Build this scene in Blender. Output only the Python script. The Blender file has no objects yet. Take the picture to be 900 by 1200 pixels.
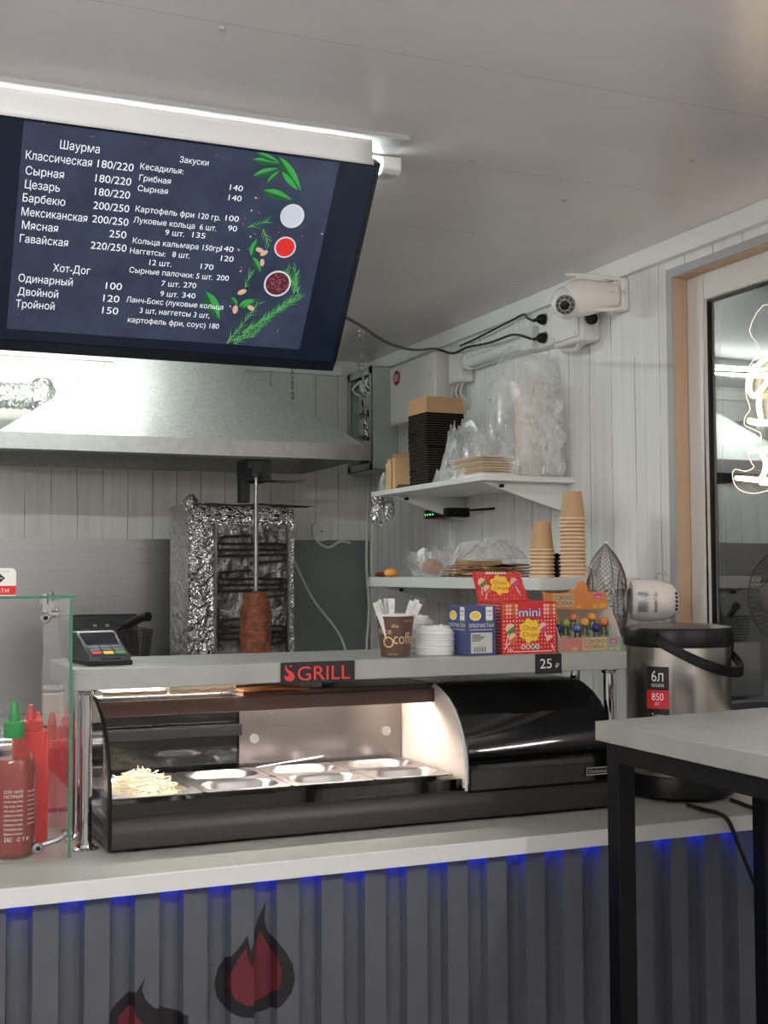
import bpy, bmesh, math, random
from mathutils import Vector, Matrix, noise
from mathutils.geometry import tessellate_polygon, interpolate_bezier
PI = math.pi
S = bpy.context.scene
COL = S.collection

# ------------------------------------------------------------------ camera, world, exposure
cam = bpy.data.cameras.new('camera')
cam.sensor_fit = 'VERTICAL'; cam.sensor_height = 36.0; cam.lens = 36.0 * 1455.7 / 1200.0
cam.clip_start = 0.02
camo = bpy.data.objects.new('camera', cam); COL.objects.link(camo)
camo.location = (0, 0, 1.45)
camo.rotation_euler = (Matrix.Rotation(-0.40206, 4, 'Z') @ Matrix.Rotation(PI/2 + 0.04878, 4, 'X') @ Matrix.Rotation(-0.00405, 4, 'Z')).to_euler()
S.camera = camo
S.view_settings.view_transform = 'Standard'; S.view_settings.look = 'None'
S.view_settings.gamma = 1.0; S.view_settings.use_curve_mapping = False
S.view_settings.exposure = 0.0
W = bpy.data.worlds.new('night'); S.world = W; W.use_nodes = True
W.node_tree.nodes['Background'].inputs[0].default_value = (0.012, 0.014, 0.017, 1)
W.node_tree.nodes['Background'].inputs[1].default_value = 1.0
TUBE_E, ROOM_E, CASE_E, NEON_E, HOOD_E = 88.0, 190.0, 95.0, 6.5, 115.0

# ------------------------------------------------------------------ helpers
def lin(r, g, b):
    f = lambda c: (c/255)/12.92 if c/255 <= .04045 else (((c/255)+.055)/1.055)**2.4
    return (f(r), f(g), f(b), 1)
MATS = {}
class NT:
    def __init__(s, name):
        s.m = bpy.data.materials.new(name); s.m.use_nodes = True; s.t = s.m.node_tree
        s.b = s.t.nodes['Principled BSDF']; s.out = s.t.nodes['Material Output']
        MATS[name] = s.m
    def n(s, typ, ins=None, **pr):
        x = s.t.nodes.new(typ)
        for k, v in pr.items(): setattr(x, k, v)
        for k, v in (ins or {}).items():
            if isinstance(v, bpy.types.NodeSocket): s.t.links.new(v, x.inputs[k])
            else: x.inputs[k].default_value = v
        return x
    def math(s, op, a, b=0.0):
        return s.n('ShaderNodeMath', {0: a, 1: b}, operation=op).outputs[0]
    def obj(s, scale=(1, 1, 1)):
        tc = s.n('ShaderNodeTexCoord')
        return s.n('ShaderNodeMapping', {0: tc.outputs['Object'], 'Scale': scale}).outputs[0]
    def noise(s, vec, scale=5., detail=3., rough=.5):
        return s.n('ShaderNodeTexNoise', {'Vector': vec, 'Scale': scale, 'Detail': detail, 'Roughness': rough}).outputs[0]
    def ramp(s, f, p0, c0, p1, c1):
        r = s.n('ShaderNodeValToRGB', {0: f}); e = r.color_ramp.elements
        e[0].position = p0; e[0].color = c0; e[1].position = p1; e[1].color = c1
        return r.outputs[0]
    def mix(s, f, a, b):
        x = s.n('ShaderNodeMix', data_type='RGBA')
        for i, v in ((0, f), (6, a), (7, b)):
            if isinstance(v, bpy.types.NodeSocket): s.t.links.new(v, x.inputs[i])
            else: x.inputs[i].default_value = v
        return x.outputs[2]
    def set(s, **k):
        for q, v in k.items():
            i = s.b.inputs[q.replace('_', ' ')]
            if isinstance(v, bpy.types.NodeSocket): s.t.links.new(v, i)
            else: i.default_value = v
        return s
    def bump(s, h, strength=.2, dist=.01):
        s.t.links.new(s.n('ShaderNodeBump', {'Height': h, 'Strength': strength, 'Distance': dist}).outputs[0], s.b.inputs['Normal']); return s

def mat(name, rgb=(200, 200, 200), rough=.5, metal=0., var=0., vs=8., bump=0., bs=60., spec=.5, coat=0., emit=0., stretch=(1, 1, 1)):
    if name in MATS: return MATS[name]
    g = NT(name); c = lin(*rgb)
    g.set(Base_Color=c, Roughness=rough, Metallic=metal, Specular_IOR_Level=spec, Coat_Weight=coat)
    v = g.obj(stretch)
    if var:
        n = g.noise(v, vs, 4)
        d = tuple(max(0, x*(1-var)) for x in c[:3])+(1,); l = tuple(min(1, x*(1+var)) for x in c[:3])+(1,)
        g.set(Base_Color=g.ramp(n, .3, d, .7, l))
    if bump: g.bump(g.noise(v, bs, 3), bump, .004)
    if emit: g.set(Emission_Color=c, Emission_Strength=emit)
    return g.m

def schlick(g, ior, refl=1., **k):
    """reflectance of a thin clear sheet, the same from either side"""
    r0 = ((ior-1)/(ior+1))**2
    f = g.math('POWER', g.n('ShaderNodeLayerWeight', {'Blend': .5, **k}).outputs['Facing'], 5.)
    return g.math('MINIMUM', g.math('MULTIPLY', g.math('ADD', g.math('MULTIPLY', f, 1-r0), r0), refl), 1.)
def glass(name, tint=(1, 1, 1, 1), ior=1.45, refl=1.0, haze=0., haze_col=(.9, .9, .9, 1), rough=.02):
    if name in MATS: return MATS[name]
    g = NT(name)
    tr = g.n('ShaderNodeBsdfTransparent', {'Color': tint}).outputs[0]
    gl = g.n('ShaderNodeBsdfGlossy', {'Color': (1, 1, 1, 1), 'Roughness': rough}).outputs[0]
    fr = schlick(g, ior, refl)
    base = tr
    if haze:
        df = g.n('ShaderNodeBsdfDiffuse', {'Color': haze_col}).outputs[0]
        tl = g.n('ShaderNodeBsdfTranslucent', {'Color': haze_col}).outputs[0]
        dd = g.n('ShaderNodeMixShader', {0: .4, 1: df, 2: tl}).outputs[0]
        base = g.n('ShaderNodeMixShader', {0: haze, 1: tr, 2: dd}).outputs[0]
    mx = g.n('ShaderNodeMixShader', {0: fr, 1: base, 2: gl}).outputs[0]
    g.t.links.new(mx, g.out.inputs[0]); return g.m

def film(name, haze, col, nscale):
    """crinkled clear plastic film: clear with hazy, shiny folds"""
    g = NT(name)
    tr = g.n('ShaderNodeBsdfTransparent', {'Color': (.97, .97, .97, 1)}).outputs[0]
    v = g.obj(); nz = g.noise(v, nscale, 5, .6)
    bp = g.n('ShaderNodeBump', {'Height': nz, 'Strength': .9, 'Distance': .01}).outputs[0]
    gl = g.n('ShaderNodeBsdfGlossy', {'Color': (1, 1, 1, 1), 'Roughness': .12, 'Normal': bp}).outputs[0]
    df = g.n('ShaderNodeBsdfDiffuse', {'Color': col, 'Normal': bp}).outputs[0]
    tl = g.n('ShaderNodeBsdfTranslucent', {'Color': col, 'Normal': bp}).outputs[0]
    dd = g.n('ShaderNodeMixShader', {0: .4, 1: df, 2: tl}).outputs[0]
    hz = g.n('ShaderNodeMapRange', {0: nz, 1: .35, 2: .7, 3: haze*.45, 4: min(1, haze*1.5)}).outputs[0]
    base = g.n('ShaderNodeMixShader', {0: hz, 1: tr, 2: dd}).outputs[0]
    fr = schlick(g, 1.45, 1., Normal=bp)
    g.t.links.new(g.n('ShaderNodeMixShader', {0: fr, 1: base, 2: gl}).outputs[0], g.out.inputs[0]); return g.m

_txt = {}
def text2d(s):
    """outlines of a line of lettering as flat polygons; overlapping strokes of a letter are filled one by one"""
    if s in _txt: return _txt[s]
    cu = bpy.data.curves.new('t', 'FONT'); cu.body = s
    o = bpy.data.objects.new('t', cu); COL.objects.link(o)
    ev = o.evaluated_get(bpy.context.evaluated_depsgraph_get()); c2 = ev.to_curve(bpy.context.evaluated_depsgraph_get())
    P_ = []
    for sp in c2.splines:
        pts = []
        if sp.type == 'BEZIER':
            b = sp.bezier_points
            for k in range(len(b)):
                n = b[(k+1) % len(b)]; straight = (b[k].handle_right-b[k].co).length < 1e-5 or b[k].handle_right_type == 'VECTOR' and n.handle_left_type == 'VECTOR'
                pts += [(q.x, q.y) for q in interpolate_bezier(b[k].co, b[k].handle_right, n.handle_left, n.co, 2 if straight else 5)[:-1]]
        else: pts = [(q.co[0], q.co[1]) for q in sp.points]
        if len(pts) < 3: continue
        (ax_, ay_), (bx_, by_) = pts[0], pts[-1]
        if abs(ax_-bx_) < 1e-4 and abs(ay_-by_) > .04:      # a bowl drawn back over its own stem: open a hairline slit
            for k in range(1, len(pts)-2):
                (cx_, cy_), (dx_, dy_) = pts[k], pts[k+1]
                if abs(cx_-dx_) < 1e-4 and 0 < cx_-ax_ < .03 and min(cy_, dy_) <= min(ay_, by_) and max(cy_, dy_) >= max(ay_, by_):
                    pts[0] = (cx_+.003, ay_); pts[-1] = (cx_+.003, by_); break
        a = sum(pts[k][0]*pts[(k+1) % len(pts)][1]-pts[(k+1) % len(pts)][0]*pts[k][1] for k in range(len(pts)))
        if abs(a) > 1e-7: P_.append((a, pts))
    ev.to_curve_clear(); bpy.data.objects.remove(o); bpy.data.curves.remove(cu)
    vs, fs = [], []
    if P_:
        def inside(p, poly):
            r = False; n = len(poly)
            for k in range(n):
                (x0, y0), (x1, y1) = poly[k], poly[(k+1) % n]
                if (y0 > p[1]) != (y1 > p[1]) and p[0] < (x1-x0)*(p[1]-y0)/(y1-y0)+x0: r = not r
            return r
        outs = []; holes = []; area = lambda q: abs(sum(q[k][0]*q[(k+1) % len(q)][1]-q[(k+1) % len(q)][0]*q[k][1] for k in range(len(q))))
        for k, (a, p) in enumerate(P_):
            hole = any(b*a < 0 and abs(b) > abs(a) and inside(p[0], q) for b, q in P_)
            (holes if hole else outs).append(p)
        for op in outs:
            mine = [h for h in holes if area(h) < area(op) and inside(h[0], op)]
            loops = [[Vector((x, y, 0)) for x, y in q] for q in [op]+mine]
            tri = tessellate_polygon(loops); fl = [p for q in loops for p in q]; b0 = len(vs)
            vs += [(p.x, p.y) for p in fl]
            for t in tri:
                A, B, C = (fl[k] for k in t); z = (B.x-A.x)*(C.y-A.y)-(B.y-A.y)*(C.x-A.x)
                if abs(z) < 1e-10: continue
                fs.append(tuple(b0+k for k in (t if z > 0 else (t[0], t[2], t[1]))))
    _txt[s] = (vs, fs); return _txt[s]

class MB:
    """collects shapes, builds ONE mesh object"""
    def __init__(s): s.v = []; s.f = []; s.mi = []
    def add(s, vs, fs, m=0):
        b = len(s.v); s.v += [Vector(p) for p in vs]
        s.f += [tuple(b+i for i in f) for f in fs]; s.mi += [m]*len(fs); return s
    def box(s, a, b, m=0, rz=0, rx=0, ry=0, taper=None):
        x0, y0, z0 = a; x1, y1, z1 = b
        P = [(x0, y0, z0), (x1, y0, z0), (x1, y1, z0), (x0, y1, z0), (x0, y0, z1), (x1, y0, z1), (x1, y1, z1), (x0, y1, z1)]
        c = Vector(((x0+x1)/2, (y0+y1)/2, (z0+z1)/2))
        if taper:
            P = [p if i < 4 else (c.x+(p[0]-c.x)*taper[0], c.y+(p[1]-c.y)*taper[1], p[2]) for i, p in enumerate(P)]
        if rz or rx or ry:
            R = Matrix.Rotation(rz, 3, 'Z') @ Matrix.Rotation(ry, 3, 'Y') @ Matrix.Rotation(rx, 3, 'X')
            P = [c + R @ (Vector(p)-c) for p in P]
        return s.add(P, [(0, 3, 2, 1), (4, 5, 6, 7), (0, 1, 5, 4), (1, 2, 6, 5), (2, 3, 7, 6), (3, 0, 4, 7)], m)
    def lathe(s, prof, c=(0, 0, 0), ax=(0, 0, 1), n=24, m=0, caps=True):
        ax = Vector(ax).normalized(); q = ax.to_track_quat('Z', 'Y').to_matrix(); c = Vector(c); V = []
        for r, h in prof:
            for i in range(n):
                a = 2*PI*i/n; V.append(c + q @ Vector((r*math.cos(a), r*math.sin(a), h)))
        F = []
        for k in range(len(prof)-1):
            for i in range(n):
                j = (i+1) % n; F.append((k*n+i, k*n+j, (k+1)*n+j, (k+1)*n+i))
        if caps:
            if prof[0][0] > 1e-6: F.append(tuple(reversed(range(n))))
            if prof[-1][0] > 1e-6: F.append(tuple(range((len(prof)-1)*n, len(prof)*n)))
        return s.add(V, F, m)
    def cyl(s, p0, p1, r, r1=None, n=16, m=0):
        p0 = Vector(p0); p1 = Vector(p1); d = p1-p0
        return s.lathe([(r, 0), (r if r1 is None else r1, d.length)], p0, d, n, m)
    def tube(s, pts, r, n=8, m=0, smooth=0, closed=False):
        P = [Vector(p) for p in pts]
        if smooth:
            Q = []
            N = len(P)
            for i in range(N if closed else N-1):
                if closed: a, b, c, d = P[(i-1) % N], P[i], P[(i+1) % N], P[(i+2) % N]
                else: a, b, c, d = P[max(i-1, 0)], P[i], P[i+1], P[min(i+2, N-1)]
                for k in range(smooth):
                    t = k/smooth
                    Q.append(.5*((2*b)+(c-a)*t+(2*a-5*b+4*c-d)*t*t+(3*b-a-3*c+d)*t**3))
            if not closed: Q.append(P[-1])
            P = Q
        V = []; N = len(P); up = None
        for i, p in enumerate(P):
            if closed: t = P[(i+1) % N]-P[i-1]
            else: t = P[min(i+1, N-1)]-P[max(i-1, 0)]
            if t.length < 1e-9: t = Vector((0, 0, 1))
            t.normalize()
            if up is None:
                up = Vector((0, 0, 1)) if abs(t.z) < .9 else Vector((1, 0, 0))
            x = up.cross(t)
            if x.length < 1e-6: x = Vector((0, 1, 0)).cross(t)
            x.normalize(); up = t.cross(x).normalized()
            rr = r(i/(max(1, N-1))) if callable(r) else r
            V += [p + (x*math.cos(2*PI*k/n) + up*math.sin(2*PI*k/n))*rr for k in range(n)]
        F = []
        for i in range(N if closed else N-1):
            j = (i+1) % N
            for k in range(n):
                l = (k+1) % n; F.append((i*n+k, i*n+l, j*n+l, j*n+k))
        if not closed: F += [tuple(reversed(range(n))), tuple(range((N-1)*n, N*n))]
        return s.add(V, F, m)
    def poly(s, pts2, P, u, v, thick=0., m=0):
        """polygon (2D, any shape) in the plane P,u,v; thick extrudes against the normal"""
        P = Vector(P); u = Vector(u); v = Vector(v); nrm = u.cross(v).normalized()
        A = [P+u*a+v*b for a, b in pts2]; n = len(A)
        tri = tessellate_polygon([[Vector((a, b, 0)) for a, b in pts2]])
        ar = sum(pts2[i][0]*pts2[(i+1) % n][1]-pts2[(i+1) % n][0]*pts2[i][1] for i in range(n))
        if ar < 0:
            A = A[::-1]; tri = [tuple(n-1-i for i in t) for t in tri]
        T = []
        for t in tri:
            a, b, c = (A[i] for i in t)
            T.append(t if (b-a).cross(c-a).dot(nrm) > 0 else (t[0], t[2], t[1]))
        if not thick: return s.add(A, T, m)
        B = [p-nrm*thick for p in A]
        F = list(T)+[tuple(n+i for i in reversed(t)) for t in T]+[(i, n+i, n+(i+1) % n, (i+1) % n) for i in range(n)]
        return s.add(A+B, F, m)
    def text(s, st, P, u, v, h=None, w=None, m=0, al='L'):
        """lettering: capital height h and/or total width w; P is the baseline start (al L), middle (C) or end (R)"""
        vs, fs = text2d(st)
        if not vs: return s
        x0 = min(a for a, b in vs); x1 = max(a for a, b in vs)
        sy = h/.73 if h else w/(x1-x0); sx = w/(x1-x0) if w else sy
        if not h: sy = sx
        off = {'L': x0, 'C': (x0+x1)/2, 'R': x1}[al]
        P = Vector(P); u = Vector(u).normalized(); v = Vector(v).normalized()
        return s.add([P+u*((a-off)*sx)+v*(b*sy) for a, b in vs], fs, m)
    def ell(s, c, r, n=16, k=10, m=0, amp=0., fq=3., seed=0, ridge=False, flatb=None):
        c = Vector(c); V = []; F = []
        for i in range(k+1):
            th = PI*i/k
            for j in range(n):
                a = 2*PI*j/n; d = Vector((math.sin(th)*math.cos(a), math.sin(th)*math.sin(a), math.cos(th)))
                q = 1.
                if amp:
                    w = noise.noise(d*fq+Vector((seed*7.1, seed*3.3, seed)))
                    if ridge: w = 1-2*abs(w)+.6*noise.noise(d*fq*2.7+Vector((seed, 0, 5)))
                    q = 1+amp*w
                p = c+Vector((d.x*r[0]*q, d.y*r[1]*q, d.z*r[2]*q))
                if flatb is not None and p.z < flatb: p.z = flatb
                V.append(p)
        for i in range(k):
            for j in range(n):
                l = (j+1) % n; F.append((i*n+j, (i+1)*n+j, (i+1)*n+l, i*n+l))
        return s.add(V, F, m)
    def grid(s, fn, nu, nv, m=0):
        V = [fn(i/nu, j/nv) for i in range(nu+1) for j in range(nv+1)]
        return s.add(V, [(i*(nv+1)+j, (i+1)*(nv+1)+j, (i+1)*(nv+1)+j+1, i*(nv+1)+j+1) for i in range(nu) for j in range(nv)], m)
    def build(s, name, mats, parent=None, bev=0., world=False, label=None, smooth=True, kind=None, solid=0., seg=2):
        me = bpy.data.meshes.new(name)
        V = s.v
        if parent is not None and world:
            root = parent
            while root.parent: root = root.parent
            V = [p-root.location for p in V]
        me.from_pydata([tuple(p) for p in V], [], s.f)
        if not isinstance(mats, (list, tuple)): mats = [mats]
        for m in mats: me.materials.append(m)
        me.polygons.foreach_set('material_index', s.mi)
        bm = bmesh.new(); bm.from_mesh(me); bmesh.ops.remove_doubles(bm, verts=bm.verts, dist=1e-6)
        bm.to_mesh(me); bm.free()
        if smooth:
            me.polygons.foreach_set('use_smooth', [True]*len(me.polygons)); me.set_sharp_from_angle(angle=math.radians(38))
        me.update()
        o = bpy.data.objects.new(name, me); COL.objects.link(o)
        if parent is not None: o.parent = parent
        if solid:
            md = o.modifiers.new('solid', 'SOLIDIFY'); md.thickness = solid
        if bev:
            md = o.modifiers.new('bevel', 'BEVEL'); md.width = bev; md.segments = seg; md.limit_method = 'ANGLE'; md.angle_limit = math.radians(40)
        if label: o['label'] = label
        if kind: o['kind'] = kind
        return o

def tag(o, label, cat, group=None):
    o['label'] = label; o['category'] = cat
    if group: o['group'] = group
    return o
def thing(name, label, cat, loc=(0, 0, 0), rz=0., group=None, rx=0., ry=0.):
    o = bpy.data.objects.new(name, None); COL.objects.link(o); o.empty_display_size = .02
    o.location = loc; o.rotation_euler = (rx, ry, rz); return tag(o, label, cat, group)
def struct(o): o['kind'] = 'structure'; return o
def dup(root, loc, rz=None, label=None, group=None):
    r = root.copy(); COL.objects.link(r); r.location = loc
    if rz is not None: r.rotation_euler = (r.rotation_euler[0], r.rotation_euler[1], rz)
    if label: r['label'] = label
    if group: r['group'] = group
    for ch in list(root.children):
        c = ch.copy(); COL.objects.link(c); c.parent = r
        for gc in ch.children:
            d = gc.copy(); COL.objects.link(d); d.parent = c
    return r
X, Y, Z = Vector((1, 0, 0)), Vector((0, 1, 0)), Vector((0, 0, 1))

# ------------------------------------------------------------------ materials
def plank(name, axis, w, base):
    g = NT(name); tc = g.n('ShaderNodeTexCoord').outputs['Object']
    sep = g.n('ShaderNodeSeparateXYZ', {0: tc}); c = sep.outputs[axis]
    lo = g.noise(g.n('ShaderNodeMapping', {0: tc, 'Scale': (1.3, 1.3, 1.6)}).outputs[0], 2, 3)
    t = g.math('DIVIDE', g.math('ADD', c, g.math('MULTIPLY', g.math('SUBTRACT', lo, .5), .016)), w)
    fr = g.math('FRACT', t); d = g.math('MULTIPLY', g.math('MINIMUM', fr, g.math('SUBTRACT', 1., fr)), w)
    brk = g.noise(g.n('ShaderNodeMapping', {0: tc, 'Scale': (9, 9, 2.6)}).outputs[0], 1, 4, .7)
    ln = g.n('ShaderNodeMapRange', {0: d, 1: .0002, 2: .0024, 3: 1., 4: 0.}).outputs[0]
    ln = g.math('MULTIPLY', ln, g.n('ShaderNodeMapRange', {0: brk, 1: .40, 2: .56, 3: .15, 4: 1.}).outputs[0])
    gr = g.noise(g.n('ShaderNodeMapping', {0: tc, 'Scale': (38, 38, 1.5)}).outputs[0], 1, 5, .65)
    b = lin(*base); dk = tuple(x*.88 for x in b[:3])+(1,)
    col = g.ramp(gr, .33, dk, .62, b)
    ck = g.noise(g.n('ShaderNodeMapping', {0: tc, 'Scale': (26, 26, .9)}).outputs[0], 1, 3, .55)
    col = g.mix(g.n('ShaderNodeMapRange', {0: ck, 1: .715, 2: .75, 3: 0., 4: .6}).outputs[0], col, lin(70, 66, 62))
    kn = g.n('ShaderNodeTexVoronoi', {'Vector': g.n('ShaderNodeMapping', {0: tc, 'Scale': (7, 7, 3.5)}).outputs[0], 'Scale': 1.}).outputs['Distance']
    col = g.mix(g.n('ShaderNodeMapRange', {0: kn, 1: .03, 2: .05, 3: .65, 4: 0.}).outputs[0], col, lin(80, 74, 70))
    col = g.mix(ln, col, lin(62, 58, 54))
    g.set(Base_Color=col, Roughness=.55).bump(ln, -.3, .002); return g.m
M = {}
M['plank_back'] = plank('plank_back', 0, .102, (218, 218, 211))
M['plank_right'] = plank('plank_right', 1, .122, (236, 237, 235))
def laminate(name, c):
    g = NT(name); v = g.obj()
    n = g.noise(v, 7, 6, .65); n2 = g.noise(v, 45, 3)
    a = lin(*c); b = tuple(x*.80 for x in a[:3])+(1,)
    col = g.ramp(n, .32, b, .68, a)
    col = g.mix(g.math('MULTIPLY', n2, .25), col, tuple(x*.75 for x in a[:3])+(1,))
    g.set(Base_Color=col, Roughness=.38); return g.m
M['concrete'] = laminate('concrete_laminate', (172, 176, 169))
M['fascia'] = mat('fascia_white', (226, 226, 224), .4)
def ceil_mat():
    g = NT('ceiling_panel'); tc = g.n('ShaderNodeTexCoord').outputs['Object']; sep = g.n('ShaderNodeSeparateXYZ', {0: tc})
    fr = g.math('FRACT', g.math('DIVIDE', sep.outputs[1], .5)); d = g.math('MULTIPLY', g.math('MINIMUM', fr, g.math('SUBTRACT', 1., fr)), .5)
    ln = g.n('ShaderNodeMapRange', {0: d, 1: .0004, 2: .002, 3: .35, 4: 0.}).outputs[0]
    n = g.noise(g.obj((1, 3, 1)), 1.3, 3)
    col = g.mix(ln, g.ramp(n, .3, lin(218, 213, 214), .7, lin(226, 221, 222)), lin(120, 116, 112))
    g.set(Base_Color=col, Roughness=.26, Specular_IOR_Level=.6).bump(g.noise(g.obj((2, 7, 1)), 1.6, 2), .06, .02); return g.m
M['ceiling'] = ceil_mat()
M['white'] = mat('white_paint', (234, 234, 233), .4)
M['white_plastic'] = mat('white_plastic', (224, 224, 220), .35)
M['cream_plastic'] = mat('cream_plastic', (236, 230, 225), .35)
M['shelf'] = mat('white_shelf_board', (226, 228, 224), .4)
M['black'] = mat('black_plastic', (14, 15, 18), .4, spec=.3)
M['black_gloss'] = mat('black_gloss', (7, 8, 11), .07, spec=.6, coat=.5)
M['brown_black'] = mat('brown_black_plastic', (47, 40, 42), .42)
M['bronze'] = mat('brown_tinted_top', (88, 66, 58), .3, .3)
M['black_metal'] = mat('black_powder_coat', (10, 12, 17), .5, spec=.25)
M['steel'] = mat('brushed_steel', (196, 196, 196), .3, 1., var=.06, vs=3, stretch=(1, 1, 40))
M['steel_h'] = mat('brushed_steel_sheet', (150, 150, 150), .38, .9, var=.05, vs=3, stretch=(1, 1, 25))
M['chrome'] = mat('chrome', (205, 205, 208), .08, 1.)
M['pot_steel'] = mat('pot_steel', (214, 209, 204), .27, 1., var=.05, vs=2, stretch=(60, 60, 1))
def galv():
    g = NT('galvanised_sheet'); v = g.obj()
    vo = g.n('ShaderNodeTexVoronoi', {'Vector': v, 'Scale': 120.}).outputs['Color']
    f = g.n('ShaderNodeSeparateColor', {0: vo}).outputs[0]; n = g.noise(v, 90, 4, .7)
    col = g.ramp(f, 0., lin(184, 190, 186), 1., lin(204, 209, 204))
    col = g.mix(g.n('ShaderNodeMapRange', {0: n, 1: .64, 2: .70, 3: 0., 4: .5}).outputs[0], col, lin(96, 98, 96))
    g.set(Base_Color=col, Metallic=.65, Roughness=g.n('ShaderNodeMapRange', {0: f, 3: .36, 4: .5}).outputs[0]); return g.m
M['galv'] = galv()
def foil():
    g = NT('kitchen_foil'); v = g.obj()
    rid = lambda sc, d: g.math('ABSOLUTE', g.math('SUBTRACT', g.noise(v, sc, d, .55), .5))
    h = g.math('ADD', rid(16, 2), g.math('MULTIPLY', rid(40, 2), .55))
    g.set(Base_Color=lin(216, 216, 216), Metallic=1., Roughness=.24).bump(h, 1., .045); return g.m
M['foil'] = foil()
def thin_paper(name, c, tr):
    g = NT(name); col = lin(*c)
    d = g.n('ShaderNodeBsdfDiffuse', {'Color': col}).outputs[0]; t = g.n('ShaderNodeBsdfTranslucent', {'Color': col}).outputs[0]
    g.t.links.new(g.n('ShaderNodeMixShader', {0: tr, 1: d, 2: t}).outputs[0], g.out.inputs[0]); return g.m
M['thin_white'] = thin_paper('thin_white_paper', (240, 240, 236), .5); M['thin_kraft'] = thin_paper('thin_kraft_paper', (216, 176, 124), .5)
M['kraft'] = mat('kraft_paper', (186, 146, 104), .7, var=.06, vs=30)
M['kraft_light'] = mat('kraft_card', (206, 172, 128), .7, var=.05, vs=30)
M['paper'] = mat('white_paper', (236, 236, 232), .6)
M['tray_black'] = mat('black_card', (13, 14, 18), .8, spec=.15)
M['tan_wood'] = mat('tan_wood_board', (194, 166, 140), .5, var=.07, vs=4, stretch=(30, 30, 1.5))
M['grey_edge'] = mat('grey_edge_strip', (168, 170, 172), .5)
M['frame_white'] = mat('window_frame_pvc', (222, 218, 214), .3)
M['panel_paint'] = mat('dark_grey_profile_paint', (86, 89, 97), .55, var=.06, vs=14, bump=.15, bs=120)
M['flame_black'] = mat('flame_black_paint', (27, 27, 31), .5)
M['flame_red'] = mat('flame_red_paint', (98, 34, 46), .5, var=.12, vs=25)
M['floor'] = mat('floor_tile', (110, 106, 100), .4, var=.1, vs=3)
M['outer'] = mat('room_wall', (206, 203, 198), .6)
M['enamel'] = mat('grey_green_enamel', (172, 180, 172), .4)
M['meter_white'] = mat('meter_box_white', (214, 214, 204), .4)
M['dark_blue'] = mat('panel_interior', (34, 40, 54), .5)
M['red'] = mat('red_plastic', (206, 36, 34), .3)
M['red_flat'] = mat('red_print', (206, 32, 30), .5)
M['sign_red'] = mat('sign_red_print', (226, 62, 54), .5)
M['green_cap'] = mat('green_cap', (10, 138, 62), .35)
M['cable_black'] = mat('black_cable', (18, 18, 20), .5)
M['cable_white'] = mat('white_cable', (206, 206, 200), .5)
M['glass'] = glass('clear_glass')
M['glass_edge'] = mat('green_glass_edge', (66, 132, 104), .15, emit=0.)
M['window_glass'] = glass('window_glass', (.5, .53, .54, 1), 1.9, 2.6)
M['case_glass'] = glass('case_glass', (.93, .92, .92, 1), 1.45, .8)
M['acrylic'] = glass('clear_acrylic', (.90, .92, .92, 1), 1.5, 1.2, .04)
M['blue_led'] = mat('blue_led', (16, 60, 255), emit=26.)
M['blue_wire'] = mat('blue_lit_wire', (12, 40, 235), emit=1.2)
M['warm_neon'] = NT('warm_neon').set(Base_Color=(1, .9, .7, 1), Emission_Color=(1, .78, .5, 1), Emission_Strength=NEON_E).m
M['tube'] = NT('tube_glow').set(Base_Color=(1, 1, 1, 1), Emission_Color=(.93, 1, .98, 1), Emission_Strength=TUBE_E).m
M['tube_hood'] = NT('tube_glow_kitchen').set(Base_Color=(1, 1, 1, 1), Emission_Color=(.95, 1, .96, 1), Emission_Strength=HOOD_E).m
M['tube_room'] = NT('tube_glow_room').set(Base_Color=(1, 1, 1, 1), Emission_Color=(1, .965, .95, 1), Emission_Strength=ROOM_E).m
M['tube_case'] = NT('tube_glow_case').set(Base_Color=(1, 1, 1, 1), Emission_Color=(1, .90, .80, 1), Emission_Strength=CASE_E).m
def P(n, r, g, b, **k): return mat(n, (r, g, b), k.pop('rough', .5), **k)
M['print_white'] = P('print_white', 238, 238, 234); M['print_black'] = P('print_black', 22, 22, 24)
M['print_yellow'] = P('print_yellow', 246, 214, 60); M['print_navy'] = P('print_navy', 58, 64, 108); M['print_grey'] = P('print_grey', 196, 198, 196)
M['print_orange'] = P('print_orange', 206, 122, 58); M['print_pink'] = P('print_pink', 236, 150, 150); M['print_green'] = P('print_green', 70, 150, 70)
M['print_magenta'] = P('print_magenta', 206, 62, 150); M['print_sage'] = P('print_sage', 150, 162, 138); M['print_salmon'] = P('print_salmon', 190, 120, 112)
M['print_brown'] = P('print_brown', 84, 56, 42); M['print_tan'] = P('print_tan', 206, 176, 138); M['print_blue'] = P('print_blue', 110, 150, 210)

# ------------------------------------------------------------------ room shell
YB, XR, ZC = 5.07, 2.10, 2.38
struct(MB().box((-1.7, -1.3, -.05), (2.3, 5.2, 0)).build('floor', M['floor']))
struct(MB().box((-1.7, -1.3, ZC), (2.3, 5.2, ZC+.05)).build('ceiling', M['ceiling']))
cl = bpy.data.objects['ceiling']
for a, b in ((.56, 2.02), (1.79, 1.97), (1.73, 2.28), (1.62, 2.65), (1.44, 2.98), (1.27, 2.47), (1.90, 3.06)):
    MB().lathe([(.0065, 0), (.0065, -.001), (.004, -.003), (0, -.003)], (a, b, ZC), n=10).build('screw', M['grey_edge'], cl)
struct(MB().box((-1.7, YB, 0), (2.22, YB+.1, ZC)).build('wall_back', M['plank_back']))
struct(MB().box((-1.7, -1.3, 0), (-1.6, YB, ZC)).build('wall_left', M['outer']))
struct(MB().box((-1.6, -1.3, 0), (2.22, -1.2, ZC)).build('wall_front', M['outer']))
WY0, WY1, WZ0, WZ1 = .75, 2.87, .98, 2.285
w = MB()
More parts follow.
